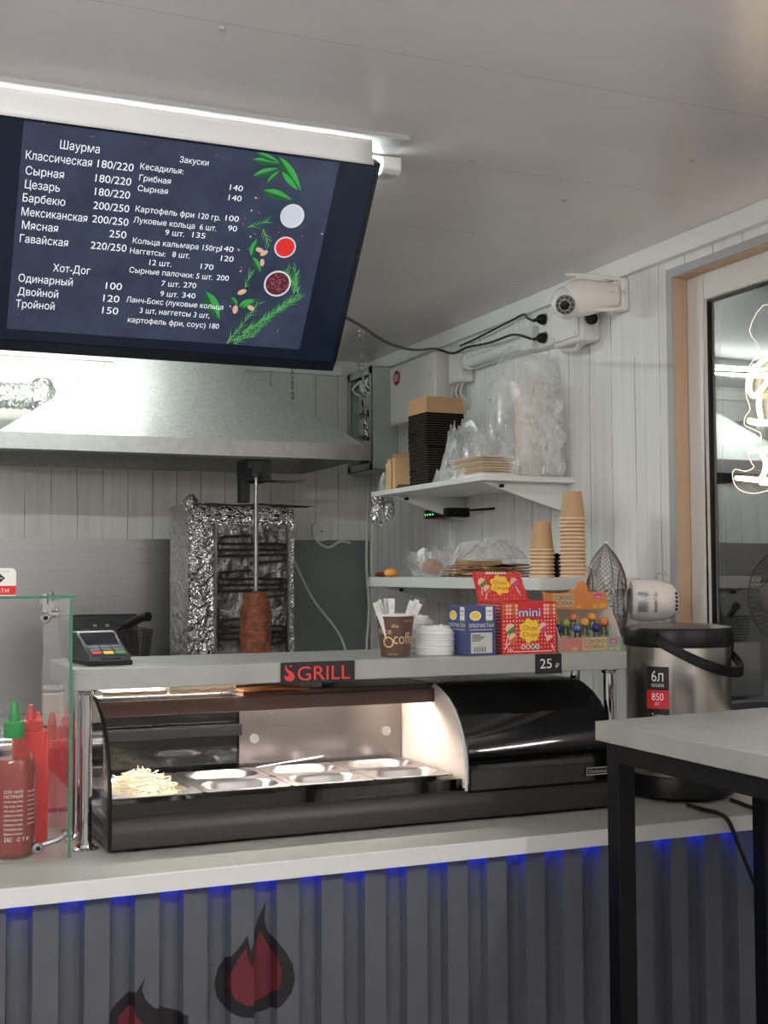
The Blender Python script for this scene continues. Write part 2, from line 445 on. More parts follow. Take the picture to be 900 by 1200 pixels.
w.box((XR, WY1, 0), (XR+.12, YB, ZC)); w.box((XR, -1.2, 0), (XR+.12, WY0, ZC))
w.box((XR, WY0, 0), (XR+.12, WY1, WZ0)); w.box((XR, WY0, WZ1), (XR+.12, WY1, ZC))
struct(w.build('wall_right', M['plank_right']))
struct(MB().box((XR-.022, -1.2, 2.325), (XR, YB, ZC)).build('trim_1', M['white'], bev=.002))
struct(MB().box((-1.6, YB-.02, 2.312), (1.95, YB, 2.357)).build('trim_2', M['shelf'], bev=.002))
# window: reveal boards, frame, pane
wd = MB(); t = .012
wd.box((XR+.001, WY1-t, WZ0), (XR+.118, WY1, WZ1)); wd.box((XR+.001, WY0, WZ0), (XR+.118, WY0+t, WZ1))
wd.box((XR+.001, WY0+t, WZ1-t), (XR+.118, WY1-t, WZ1)); wd.box((XR+.001, WY0+t, WZ0), (XR+.118, WY1-t, WZ0+t))
win = struct(wd.build('window_1', M['tan_wood']))
e = MB().box((XR-.006, WY1-t, WZ0), (XR+.001, WY1+.014, WZ1+.014)).box((XR-.006, WY0, WZ1-t+.002), (XR+.001, WY1-t, WZ1+.014))
e.build('edge_strip', M['grey_edge'], win)
FX = XR+.045
fr = MB(); a0, a1, b0, b1 = WY0+t, WY1-t, WZ0+t, WZ1-t; fw = .074
fr.box((FX, a1-fw, b0), (FX+.055, a1, b1)); fr.box((FX, a0, b0), (FX+.055, a0+fw, b1)); fr.box((FX, a0+fw, b1-fw), (FX+.055, a1-fw, b1)); fr.box((FX, a0+fw, b0), (FX+.055, a1-fw, b0+fw))
fr.build('window_frame', M['frame_white'], win, bev=.005)
gk = MB(); q = .006; c0, c1, d0, d1 = a0+fw, a1-fw, b0+fw, b1-fw
for A, B in (((c1-q, d0), (c1, d1)), ((c0, d0), (c0+q, d1)), ((c0, d1-q), (c1, d1)), ((c0, d0), (c1, d0+q))):
    gk.box((FX+.012, A[0], A[1]), (FX+.03, B[0], B[1]))
gk.build('gasket', M['black'], win)
MB().box((FX+.018, c0, d0), (FX+.026, c1, d1)).build('pane', M['window_glass'], win)
struct(MB().box((2.3, -1.3, -.06), (9, 9, -.01)).build('floor_outside', mat('night_ground', (60, 58, 56), .7, var=.2, vs=2)))
# ------------------------------------------------------------------ counter front
CY, CT = 2.286, .90
ct = MB().box((-1.6, CY+.002, CT-.026), (2.075, 2.97, CT)).build('counter_worktop', M['concrete'], bev=.002)
tag(ct, 'long grey concrete-look worktop carrying the glass display case', 'counter')
MB().box((-1.6, CY-.006, CT-.0325), (2.075, CY+.002, CT+.001)).build('fascia_strip', M['fascia'], ct, bev=.001)
# profiled sheet: ridges towards the room
RP, R0 = .0908, .253   # pitch, left edge of one groove
prof = []
i = -21
while True:
    x = R0+RP*i
    if x > 1.84: break
    prof += [(x, 2.302), (x+.005, 2.326), (x+.041, 2.326), (x+.046, 2.302)]; i += 1
prof.append((1.905, 2.302))
pm = MB(); V = []; F = []
for x, y in prof: V += [(x, y, .02), (x, y, CT-.0312)]
for k in range(len(prof)-1): F.append((2*k, 2*k+2, 2*k+3, 2*k+1))
pm.add(V, F)
pn = tag(pm.build('counter_front_panel', M['panel_paint'], smooth=False, solid=.002), 'dark grey ribbed sheet panel with painted flames under the worktop', 'panel')
MB().box((1.906, 2.30, .02), (1.922, 2.34, CT-.0312)).build('edge_trim', mat('edge_trim_brown', (92, 82, 76), .6), pn)
def py(x):
    for k in range(len(prof)-1):
        if prof[k][0] <= x <= prof[k+1][0]:
            t = (x-prof[k][0])/(prof[k+1][0]-prof[k][0]); return prof[k][1]+t*(prof[k+1][1]-prof[k][1])
    return 2.302
def clipx(poly, x0, keep):
    out = []
    for k in range(len(poly)):
        a, b = poly[k], poly[(k+1) % len(poly)]
        ia, ib = (a[0]-x0)*keep >= 0, (b[0]-x0)*keep >= 0
        if ia: out.append(a)
        if ia != ib:
            t = (x0-a[0])/(b[0]-a[0]); out.append((x0, a[1]+t*(b[1]-a[1])))
    return out
def painted(mb, poly, off, m):
    for k in range(len(prof)-1):
        a, b = prof[k][0], prof[k+1][0]
        q = clipx(clipx(poly, a, 1), b, -1)
        if len(q) < 3: continue
        try: tri = tessellate_polygon([[Vector((p[0], p[1], 0)) for p in q]])
        except Exception: continue
        vv = [(p[0], py(p[0])-off, p[1]) for p in q]; ff = []
        for t in tri:
            A, B, C = (Vector(vv[j]) for j in t); nn = (B-A).cross(C-A)
            if nn.length < 1e-10: continue
            ff.append(t if nn.y < 0 else (t[0], t[2], t[1]))
        mb.add(vv, ff, m)
def smoothpoly(p, k=4):
    out = []; n = len(p)
    for i in range(n):
        a, b, c, d = (Vector(p[(i+j-1) % n]) for j in range(4))
        for s_ in range(k):
            t = s_/k; v = .5*((2*b)+(c-a)*t+(2*a-5*b+4*c-d)*t*t+(3*b-a-3*c+d)*t**3); out.append((v.x, v.y))
    return out
def lerp_poly(p, k=4): # keeps corners, subdivides
    out = []
    for i in range(len(p)):
        a, b = p[i], p[(i+1) % len(p)]
        out += [(a[0]+(b[0]-a[0])*j/k, a[1]+(b[1]-a[1])*j/k) for j in range(k)]
    return out
# big flame: outline and core
F1 = [(.738, .818), (.735, .785), (.741, .762), (.757, .742), (.772, .722), (.784, .700), (.789, .672), (.782, .646), (.764, .626), (.740, .613), (.711, .609), (.682, .614), (.657, .628), (.641, .650), (.636, .676), (.643, .703), (.661, .728), (.682, .748), (.694, .765), (.698, .745), (.701, .735), (.712, .760), (.724, .790)]
F1c = [(.727, .765), (.718, .745), (.709, .720), (.703, .703), (.694, .725), (.692, .742), (.675, .722), (.662, .698), (.658, .672), (.670, .648), (.692, .634), (.720, .632), (.744, .642), (.759, .662), (.762, .690), (.752, .718), (.738, .742)]
f1 = MB(); painted(f1, F1, .0006, 0); painted(f1, F1c, .0012, 1)
f1.build('painted_flame', [M['flame_black'], M['flame_red']], pn, smooth=False, label='whole dark flame with a red heart')
F2 = [(.500, .712), (.494, .690), (.500, .672), (.516, .655), (.545, .643), (.580, .632), (.585, .55), (.42, .55), (.434, .640), (.452, .665), (.476, .683), (.486, .690)]
F2c = [(.478, .662), (.486, .640), (.500, .625), (.530, .600), (.530, .56), (.45, .56), (.456, .640)]
f2 = MB(); painted(f2, F2, .0006, 0); painted(f2, F2c, .0012, 1)
f2.build('painted_flame', [M['flame_black'], M['flame_red']], pn, smooth=False, label='lower flame cut off by the picture edge')
ls = MB().box((-1.5, 2.312, CT-.031), (1.9, 2.322, CT-.0265)).build('led_strip', M['blue_led'])
tag(ls, 'blue light strip glowing under the worktop edge', 'light strip')

# ------------------------------------------------------------------ upper shelf on poles
UZ0, UZ1, UY, UX0, UX1 = 1.220, 1.262, 2.50, .397, 1.688
us = MB().box((UX0, UY, UZ0), (UX1, 2.83, UZ1)).build('raised_counter_shelf', M['concrete'], bev=.002)
tag(us, 'grey concrete-look raised shelf on chrome poles above the display case', 'shelf')
pole = None
for k, (x, y, l) in enumerate(((.431, 2.545, 'chrome pole nearest the sauce bottles, front of its pair'), (.432, 2.66, 'chrome pole behind the front one beside the sauce bottles'), (1.665, 2.545, 'chrome pole at the compressor end of the display case, front one'), (1.668, 2.70, 'chrome pole at the compressor end of the display case, rear one'))):
    if pole is None:
        pole = thing('shelf_pole', l, 'pole', (x, y, CT))
        H = UZ0-CT
        MB().lathe([(.0125, .004), (.0125, H-.004)], n=20).build('tube', M['chrome'], pole)
        MB().lathe([(.026, 0), (.026, .003), (.018, .006), (.016, .012), (.0126, .013)], n=24).build('base_flange', M['chrome'], pole)
        MB().lathe([(.0126, H-.013), (.016, H-.012), (.018, H-.006), (.026, H-.003), (.026, H)], n=24).build('top_flange', M['chrome'], pole)
    else: dup(pole, (x, y, CT), label=l)
# plaques on its front edge
sg = thing('name_plaque', 'black SGRILL plaque with red lettering on the raised shelf edge', 'sign', (.908, UY, 1.240))
MB().box((-.083, -.006, -.022), (.083, 0, .022)).build('board', mat('plaque_black', (24, 20, 28), .4), sg, bev=.001)
l = MB()
l.text('GRILL', (-.047, -.0066, -.0165), X, Z, h=.031, w=.119)
fl = [(-.010, -.014), (-.014, -.010), (-.0145, -.004), (-.011, -.006), (-.006, -.0065), (-.004, -.003), (-.007, .001), (-.012, .006), (-.013, .011), (-.010, .017), (-.0095, .011), (-.006, .007), (.001, .003), (.007, -.002), (.009, -.008), (.006, -.0135), (-.001, -.0165)]
l.poly([(p[0]-.0622, p[1]*1.1) for p in fl], (0, -.0066, 0), X, Z); l.poly([(-.0622+.0025*math.cos(a/8*2*PI), .0145+.0025*math.sin(a/8*2*PI)) for a in range(8)], (0, -.0066, 0), X, Z)
l.build('lettering', M['sign_red'], sg, smooth=False)
tg = thing('price_tag', 'small black price tag reading 25 on the raised shelf edge', 'price tag', (1.472, UY, 1.240))
MB().box((-.034, -.005, -.024), (.034, 0, .022)).build('board', M['print_black'], tg, bev=.001)
MB().text('25', (-.024, -.0056, -.011), X, Z, h=.023, w=.031).text('₽', (.017, -.0056, -.011), X, Z, h=.011).build('digits', M['print_white'], tg, smooth=False)

# ------------------------------------------------------------------ display case
DX0, DX1, DXM, DY0, DY1 = .462, 1.638, 1.250, 2.476, 2.866
dc = thing('display_case', 'black curved-glass refrigerated display case standing on the worktop', 'display case', (1.05, 2.67, CT))
PR = [(2.477, .968), (2.478, 1.02), (2.484, 1.055), (2.496, 1.085), (2.513, 1.115), (2.537, 1.143), (2.57, 1.164), (2.61, 1.180), (2.64, 1.1885), (2.72, 1.190)]
def arc(prof2, x0, x1, mb, m=0):
    n = len(prof2); V = [(x0, y, z) for y, z in prof2]+[(x1, y, z) for y, z in prof2]
    mb.add(V, [(i, n+i, n+i+1, i+1) for i in range(n-1)], m)
b = MB(); bp = [(2.476, CT+.006), (2.476, .935), (2.482, .958), (2.492, .967), (2.52, .967), (2.525, .93), (DY1, .93), (DY1, CT+.006)]
b.poly([(p[0], p[1]) for p in bp], (DX0, 0, 0), Y, Z, thick=DX0-DX1)
b.build('base', M['brown_black'], dc, bev=.004, world=True)
for x in (.52, 1.58):
    for y in (2.51, 2.83): MB().cyl((x, y, CT), (x, y, CT+.008), .016).build('foot', M['black'], dc, world=True)
g = MB(); arc(PR[:9], DX0+.008, DXM, g); g.build('curved_glass', M['case_glass'], dc, world=True)
# left end: glass cheek with black arched rim
g = MB().poly([(2.482, .966)]+[(y+.004, z-.003) for y, z in PR]+[(DY1-.01, 1.186), (DY1-.01, .966)], (DX0+.006, 0, 0), Y, Z, thick=.004)
g.build('side_glass', M['case_glass'], dc, world=True)
rim = MB(); rim.tube([(DX0+.004, y, z) for y, z in PR]+[(DX0+.004, DY1, 1.190)], .0045, 6); rim.tube([(DX0+.004, DY1-.004, .93), (DX0+.004, DY1-.004, 1.19)], .006, 6)
rim.tube([(DX0+.004, 2.477, .967), (DX0+.004, 2.477, .91)], .0045, 6)
rim.build('arched_rim', M['black'], dc, world=True)
tp = MB().box((DX0+.004, 2.655, 1.186), (.790, DY1, 1.190)); tp.build('top_glass', M['case_glass'], dc, world=True)
MB().box((.790, 2.655, 1.176), (DXM, DY1, 1.190)).build('top_board', M['bronze'], dc, bev=.003, world=True)
MB().box((DX0+.01, 2.640, 1.148), (DXM, 2.656, 1.180)).build('lamp_rail', M['bronze'], dc, bev=.002, world=True)
MB().cyl((DX0+.03, 2.674, 1.160), (DXM-.03, 2.674, 1.160), .006, n=10).build('lamp', M['tube_case'], dc, world=True)
# compressor housing, glossy black, same curve
hp = [(2.477, .968)]+PR[1:]+[(DY1, 1.190), (DY1, .93), (2.52, .93)]
h = MB().poly(hp, (DXM+.006, 0, 0), Y, Z, thick=-(DX1-DXM-.006))
h.build('compressor_housing', M['black_gloss'], dc, bev=.004, world=True)
wp = [(y+.002, z-.002) for y, z in PR]
MB().poly([(2.479, .985), (2.49, .972)]+[(DY1-.02, .972), (DY1-.02, 1.174)]+wp[::-1][1:-1], (DXM-.001, 0, 0), Y, Z, thick=-.006).build('white_end_panel', mat('inner_white', (236, 226, 216), .35), dc, world=True)
MB().tube([(DXM-.002, y-.0005, z) for y, z in PR[:9]], .0035, 6).build('panel_seal', M['print_grey'], dc, world=True)
# back: sliding doors
MB().box((DX0+.02, 2.838, .975), (.842, 2.844, 1.176)).build('sliding_door', glass('smoked_acrylic', (.30, .32, .34, 1), 1.5, 1.2), dc, world=True, label='dark see-through sliding door')
sd = MB().box((.832, 2.826, .975), (DXM-.004, 2.832, 1.176)).build('sliding_door', mat('milky_door', (128, 122, 120), .18, .85), dc, world=True, label='pale reflective sliding door')
for x in (.868, 1.205):
    MB().lathe([(.0115, 0), (.0115, .003), (.009, .003), (.009, .001), (0, .001)], (x, 2.826, 1.062), (0, -1, 0)).build('finger_hole', M['steel'], sd, world=True)
MB().box((DX0+.02, 2.80, 1.075), (.832, 2.822, 1.100)).build('rear_ledge', M['black'], dc, bev=.002, world=True)
MB().box((DX0+.012, 2.497, .931), (DXM-.002, 2.503, .992)).build('well_front', M['black_gloss'], dc, world=True)
# maker's plate
mp = MB().box((1.556, 2.4735, .982), (1.616, 2.477, .999)).build('maker_plate', M['print_black'], dc, world=True)
fr = MB()
for A, B in (((1.556, .982), (1.616, .9835)), ((1.556, .9975), (1.616, .999)), ((1.556, .982), (1.5575, .999)), ((1.6145, .982), (1.616, .999))): fr.box((A[0], 2.4729, A[1]), (B[0], 2.4736, B[1]))
fr.text('Carboma', (1.586, 2.4729, .987), X, Z, h=.007, w=.048, al='C').build('lettering', M['print_grey'], mp, world=True, smooth=False)

# pans standing in the well
def pan_parts(root, w, d, dep):
    m = MB()
    def rr(hw, hd, r, z, n=6):
        out = []
        for cx, cy, a0 in ((hw-r, hd-r, 0), (-hw+r, hd-r, PI/2), (-hw+r, -hd+r, PI), (hw-r, -hd+r, 3*PI/2)):
            out += [(cx+r*math.cos(a0+PI/2*k/n), cy+r*math.sin(a0+PI/2*k/n), z) for k in range(n+1)]
        return out
    rings = [rr(w/2, d/2, .012, -.002), rr(w/2, d/2, .012, 0), rr(w/2-.012, d/2-.012, min(w, d)*.36, 0), rr(w/2-.016, d/2-.016, min(w, d)*.36, -.006), rr(w/2-.024, d/2-.024, min(w, d)*.32, -dep+.008), rr(w/2-.032, d/2-.032, min(w, d)*.28, -dep)]
    n = len(rings[0]); V = [p for r in rings for p in r]; F = []
    for k in range(len(rings)-1):
        F += [(k*n+i, k*n+(i+1) % n, (k+1)*n+(i+1) % n, (k+1)*n+i) for i in range(n)]
    F.append(tuple((len(rings)-1)*n+i for i in range(n)))
    m.add(V, F); m.build('shell', M['steel'], root, solid=-.0012)
PZ = 1.000
pd = .062
cols = [(.470, .664), (.668, .855), (.859, 1.046), (1.050, 1.236)]
cheese = mat('grated_cheese', (246, 236, 206), .6, var=.08, vs=40)
random.seed(4)
def gp(x0, x1, y0, y1, l, fill=None, flv=-.035, cat='food pan'):
    r = thing('food_pan', l, cat, ((x0+x1)/2, (y0+y1)/2, PZ), group='steel pans in the display case')
    pan_parts(r, x1-x0, y1-y0, pd)
    if fill:
        w, d = (x1-x0)/2-.022, (y1-y0)/2-.022
        MB().grid(lambda u, v: ((u*2-1)*w, (v*2-1)*d, flv+.006*noise.noise(Vector((u*9+x0*30, v*9, y0*10)))), 14, 14).build('contents', fill, r)
    return r
r = gp(cols[0][0], cols[0][1], 2.515, 2.795, 'large steel pan heaped with grated cheese at the case end')
c = MB().grid(lambda u, v: ((u*2-1)*.078, (v*2-1)*.120, -.02+.045*max(0, 1-((u*2-1)**2+(v*2-1)**2*.9)) + .004*noise.noise(Vector((u*12, v*12, 1)))), 20, 24)
for k in range(230):
    a = random.uniform(0, 2*PI); q = math.sqrt(random.random()); x, y = q*math.cos(a)*.076, q*math.sin(a)*.118
    z = -.02+.045*max(0, 1-(q*q))+random.uniform(.001, .008); d = Vector((random.gauss(0, 1), random.gauss(0, 1), random.gauss(0, .35))).normalized()*random.uniform(.008, .018)
    c.tube([Vector((x, y, z))-d, Vector((x, y, z))+d], .0013, 4)
c.build('grated_cheese', cheese, r, kind='stuff')
names = [('small steel pan with pinkish slices behind the meat-scrap pan', mat('pink_slices', (206, 150, 130), .5, var=.1, vs=40)), ('small empty steel pan behind the third front pan', None), ('small empty steel pan beside the white end panel, rear row', None)]
for k in range(3):
    gp(cols[k+1][0], cols[k+1][1], 2.657, 2.795, names[k][0], names[k][1])
fr_n = ['steel pan with dark scraps beside the grated cheese pan', 'empty steel pan in the front row under the pale sliding door', 'empty front steel pan beside the white end panel']
for k in range(3):
    r = gp(cols[k+1][0], cols[k+1][1], 2.515, 2.653, fr_n[k], M['paper'] if k == 0 else None)
    if k == 0:
        for x, y, l in ((-.02, .02, 'bit'), (.03, .025, 'bit'), (.012, -.012, 'bit')):
            MB().ell((x, y, -.024), (.008, .006, .008), 8, 6, amp=.4, seed=x*90).build('food_scrap', mat('dark_scrap', (96, 34, 44), .5), r)
st = MB().box((DX0+.02, 2.505, .931), (DXM-.004, 2.80, .934)).build('well_floor', M['steel_h'], dc, world=True)

# things lying on the case top
Zt = 1.190
def packet(name, l, cat, x0, x1, y0, y1, h, m, kraft=True):
    r = thing(name, l, cat, ((x0+x1)/2, (y0+y1)/2, Zt)); w, d = (x1-x0)/2, (y1-y0)/2
    def top(u, v): return Vector(((u*2-1)*w, (v*2-1)*d, h-.0028*(abs(v*2-1)**3)+.0012*noise.noise(Vector((u*5+x0, v*5, 0)))))
    m_ = MB().grid(top, 10, 8).box((-w, -d, .003), (w, -d+.002, h-.003)).box((-w, d-.002, 0), (w, d, h-.003)); m_.build('paper_stack', M['thin_white'], r)
    if kraft:
        k_ = MB().grid(lambda u, v: Vector(((u*2-1)*w, -d-.010+v*.02, .0035+.008*(1-abs(v-.3))+.0015*math.sin(u*22))), 26, 4)
        k_.build('kraft_wrapper', M['thin_kraft'], r)
    return r
packet('napkin_pack', 'flat white napkin pack in kraft wrapping at the case end', 'napkins', .478, .612, 2.625, 2.80, .014, M['paper'])
packet('napkin_pack', 'thicker white napkin pack in kraft wrapping next to the thin pack', 'napkins', .620, .765, 2.625, 2.80, .022, M['paper'])
r = thing('kraft_envelope', 'orange-brown kraft envelope on the case top below the plaque', 'envelope', (.86, 2.665, Zt))
MB().grid(lambda u, v: Vector(((u-.5)*.145, (v-.5)*.09, .003+.003*math.sin(u*3))), 8, 3).build('sleeve', mat('orange_kraft', (196, 124, 66), .6), r, solid=.002)
r = thing('paper_sheet', 'crumpled grey paper slip lying behind the kraft envelope', 'paper', (.83, 2.79, Zt))
MB().grid(lambda u, v: Vector(((u-.5)*.17, (v-.5)*.08, .006+.005*noise.noise(Vector((u*4, v*3, 7))))), 14, 6).build('sheet', M['print_grey'], r, solid=.001)
r = thing('small_carton', 'small beige carton on the case top behind the plaque', 'carton', (.965, 2.72, Zt))
MB().box((-.03, -.03, 0), (.022, .03, .016)).build('box', mat('beige_card', (190, 176, 164), .6), r, bev=.001)
r = thing('blue_packet', 'small blue packet beside the beige carton on the case top', 'packet', (1.012, 2.72, Zt))
MB().ell((0, 0, .008), (.020, .03, .008), 14, 8, amp=.15, seed=3, flatb=0).build('pouch', M['print_blue'], r)
# ------------------------------------------------------------------ ceiling lamp above the menu screen
lp = thing('tube_lamp', 'long tube lamp on the ceiling shielded by a white valance above the menu screen', 'lamp', (.35, 2.48, ZC))
MB().box((-.42, 2.376, ZC-.010), (1.075, 2.47, ZC)).build('mounting_plate', M['grey_edge'], lp, world=True)
MB().grid(lambda u, v: Vector((-.42+u*1.415+.014*u*(1-v), 2.420-.022*(1-(v-1)**2*.0)*v**1.4, 2.322+.046*v)), 24, 6).build('valance', M['white'], lp, world=True, solid=-.002)
MB().cyl((-.40, 2.535, 2.360), (1.066, 2.535, 2.360), .0115, n=14).build('tube', M['tube'], lp, world=True)
MB().box((-.42, 2.505, 2.374), (1.066, 2.565, ZC)).build('lamp_body', M['white'], lp, bev=.002, world=True)
MB().poly([(2.505, 2.350), (2.515, 2.340), (2.56, 2.340), (2.58, ZC-.001), (2.505, ZC-.001)], (1.066, 0, 0), Y, Z, thick=-.046).build('end_cap', M['white_plastic'], lp, bev=.003, world=True)

def ceiling_tube(x0, x1, y, l, m, along='X', drop=0.):
    r = thing('ceiling_lamp', l, 'lamp', ((x0+x1)/2, y, ZC-drop)); h = (x1-x0)/2
    if drop:
        for s_ in (-1, 1): MB().cyl((s_*h*.8, 0, -.002), (s_*h*.8, 0, drop), .004, n=8).lathe([(.03, drop-.012), (.03, drop), (0, drop)], (s_*h*.8, 0, 0)).build('added_rod', M['grey_edge'], r)  # rods added to lower the unseen room lamps, so more light reaches the ceiling
    if along == 'Y': r.rotation_euler = (0, 0, PI/2)
    MB().box((-h, -.02, -.03), (h, .02, 0)).build('lamp_body', M['white'], r, bev=.003)
    MB().cyl((-h+.02, 0, -.056), (h-.02, 0, -.056), .014, n=12).build('tube', m, r)
    for s_ in (-1, 1): MB().box((s_*(h-.012)-.012, -.02, -.072), (s_*(h-.012)+.012, .02, -.03)).build('lamp_holder', M['white_plastic'], r)
    return r
ceiling_tube(.18, .94, 4.40, 'kitchen tube lamp on the ceiling over the extractor hood, hidden by the screen', M['tube_hood'])
ceiling_tube(-1.1, .1, .75, 'unseen tube lamp over the customer side of the counter, hung low for ceiling light', M['tube_room'], drop=.30)
ceiling_tube(1.15, 2.15, .25, 'unseen tube lamp added along the window to brighten the ceiling', M['tube_room'], 'Y', drop=.30)  # unseen lamp added so the ceiling on the right gets brighter

# ------------------------------------------------------------------ menu screen
tv = thing('menu_screen', 'large dark hanging menu screen with white prices and herbs', 'screen', (.2856, 2.44344, 2.31952), rx=.6335)
MB().box((-.098, .002, -.487), (.745, .030, .018)).build('housing', mat('screen_black', (10, 14, 22), .25), tv, bev=.004)
rm = MB()
for A, B in (((-.098, -.487), (.745, -.462)), ((-.098, .010), (.745, .018)), ((-.098, -.462), (-.090, .010)), ((.737, -.462), (.745, .010))): rm.box((A[0], -.004, A[1]), (B[0], .004, B[1]))
rm.build('bezel', mat('bezel_black', (14, 20, 32), .2, coat=.3), tv, bev=.002)
MB().box((-.090, .000, -.462), (.737, .003, .010)).build('glass_panel', mat('screen_border', (14, 22, 36), .12, emit=.8), tv)
g = NT('screen_slate'); v = g.obj(); nz = g.noise(v, 9, 6, .65); n2 = g.noise(v, 42, 4, .6)
colr = g.ramp(nz, .3, lin(33, 40, 56), .75, lin(52, 60, 80)); colr = g.mix(g.n('ShaderNodeMapRange', {0: n2, 1: .66, 2: .72, 3: 0., 4: .35}).outputs[0], colr, lin(104, 112, 128))
g.set(Base_Color=(.01, .01, .015, 1), Roughness=.2, Emission_Color=colr, Emission_Strength=1.3)
MB().box((0, -.0012, -.4365), (.652, .001, .006)).build('lit_picture', g.m, tv)
def glow(n, r_, g_, b_, e=.85):
    return NT(n).set(Base_Color=(.01, .01, .01, 1), Roughness=.3, Emission_Color=lin(r_, g_, b_), Emission_Strength=e).m
LINES = [('Шаурма', 0.072, 0.039, 0.077), ('Классическая', 0.009, 0.068, 0.128), ('180/220', 0.148, 0.067, 0.072), ('Сырная', 0.011, 0.099, 0.074), ('180/220', 0.147, 0.097, 0.072), ('Цезарь', 0.012, 0.127, 0.068), ('180/220', 0.149, 0.125, 0.071), ('Барбекю', 0.01, 0.155, 0.083), ('200/250', 0.149, 0.154, 0.073), ('Мексиканская', 0.01, 0.184, 0.13), ('200/250', 0.15, 0.183, 0.074), ('Мясная', 0.013, 0.212, 0.071), ('250', 0.188, 0.211, 0.035), ('Гавайская', 0.011, 0.241, 0.096), ('220/250', 0.153, 0.24, 0.074), ('Хот-Дог', 0.082, 0.298, 0.076), ('Одинарный', 0.015, 0.327, 0.11), ('100', 0.194, 0.327, 0.034), ('Двойной', 0.016, 0.357, 0.082), ('120', 0.192, 0.356, 0.034), ('Тройной', 0.014, 0.385, 0.079), ('150', 0.193, 0.384, 0.034)]
LINES2 = [('Закуски', 0.311, 0.036, 0.06), ('Кесадилья:', 0.233, 0.06, 0.089), ('Грибная', 0.234, 0.084, 0.065), ('140', 0.424, 0.081, 0.028), ('Сырная', 0.234, 0.106, 0.062), ('140', 0.425, 0.103, 0.028), ('Картофель фри 120 гр.', 0.235, 0.15, 0.18), ('100', 0.426, 0.148, 0.029), ('Луковые кольца  6 шт.', 0.234, 0.174, 0.176), ('90', 0.435, 0.17, 0.02), ('9 шт.', 0.303, 0.194, 0.041), ('135', 0.361, 0.193, 0.028), ('Кольца кальмара 150гр', 0.238, 0.219, 0.188), ('140', 0.427, 0.217, 0.028), ('Наггетсы:', 0.235, 0.242, 0.075), ('8 шт.', 0.325, 0.241, 0.038), ('120', 0.431, 0.239, 0.028), ('12 шт.', 0.279, 0.264, 0.047), ('170', 0.39, 0.262, 0.028), ('Сырные палочки: 5 шт.', 0.239, 0.285, 0.181), ('200', 0.429, 0.284, 0.027), ('7 шт.', 0.311, 0.309, 0.04), ('270', 0.359, 0.308, 0.028), ('9 шт.', 0.312, 0.333, 0.039), ('340', 0.36, 0.332, 0.029), ('Ланч-Бокс (луковые кольца', 0.241, 0.353, 0.214), ('3 шт, наггетсы 3 шт,', 0.273, 0.376, 0.155), ('картофель фри, соус) 180', 0.25, 0.4, 0.203)]
tx = MB()
for s_, u, v_, w_ in LINES: tx.text(s_, (u, -.0022, -v_), X, Z, h=.0175 if s_[0].isalpha() else .0165, w=w_)
for s_, u, v_, w_ in LINES2: tx.text(s_, (u, -.0022, -v_), X, Z, h=.0128, w=w_)
tx.build('menu_lettering', glow('menu_white', 246, 248, 252, 1.0), tv, smooth=False)
GM = [glow('leaf_dark', 26, 96, 44), glow('leaf_light', 58, 170, 78), glow('bowl_white', 226, 228, 234), glow('paprika_red', 236, 48, 44), glow('berry_dark', 92, 30, 44), glow('berry_light', 170, 96, 108), glow('garlic', 226, 186, 158), glow('rosemary', 96, 176, 92), glow('salt', 214, 220, 232)]
LEAVES = [((0.462, 0.011), (0.522, 0.012), 0.015), ((0.469, 0.046), (0.522, 0.022), 0.017), ((0.502, 0.056), (0.525, 0.026), 0.011), ((0.517, -0.002), (0.58, 0.066), 0.024), ((0.529, 0.029), (0.572, 0.064), 0.012), ((0.469, -0.004), (0.52, 0.009), 0.012), ((0.497, 0.073), (0.564, 0.087), 0.021), ((0.497, 0.222), (0.503, 0.181), 0.018), ((0.5, 0.223), (0.525, 0.257), 0.014), ((0.411, 0.314), (0.451, 0.378), 0.029), ((0.469, 0.322), (0.486, 0.34), 0.012), ((0.49, 0.343), (0.525, 0.322), 0.018), ((0.498, 0.346), (0.526, 0.326), 0.012)]
pc = MB()
def disk(c, r, m, d, n=28): pc.poly([(c[0]+r*math.cos(2*PI*k/n), -c[1]+r*math.sin(2*PI*k/n)) for k in range(n)], (0, -d, 0), X, Z, m=m)
def leaf(a, b, w_, m, d):
    A = Vector((a[0], -a[1])); B = Vector((b[0], -b[1])); t = B-A; nn = Vector((-t.y, t.x)).normalized()
    up = [A+t*k/8+nn*w_/2*math.sin(PI*(k/8)**.85) for k in range(9)]; dn = [A+t*k/8-nn*w_/2*math.sin(PI*(k/8)**.85) for k in range(7, 0, -1)]
    pc.poly([(p.x, p.y) for p in up+dn], (0, -d, 0), X, Z, m=m)
    half = [(p.x, p.y) for p in up]; pc.poly(half, (0, -d-.0001, 0), X, Z, m=1 if m == 0 else m)
for k, (a, b, w_) in enumerate(LEAVES): leaf(a, b, w_, 0 if k != 4 else 1, .0014+.00003*k)
SPR = [((0.477, 0.158), (0.524, 0.137)), ((0.513, 0.158), (0.536, 0.2)), ((0.496, 0.295), (0.505, 0.251)), ((0.478, 0.434), (0.538, 0.325)), ((0.495, 0.433), (0.537, 0.403)), ((0.491, 0.429), (0.632, 0.301)), ((0.508, 0.405), (0.619, 0.31)), ((0.549, 0.372), (0.627, 0.298)), ((0.62, 0.299), (0.596, 0.232)), ((0.61, 0.285), (0.578, 0.24)), ((0.61, 0.3), (0.607, 0.249)), ((0.532, 0.415), (0.57, 0.351))]
random.seed(7)
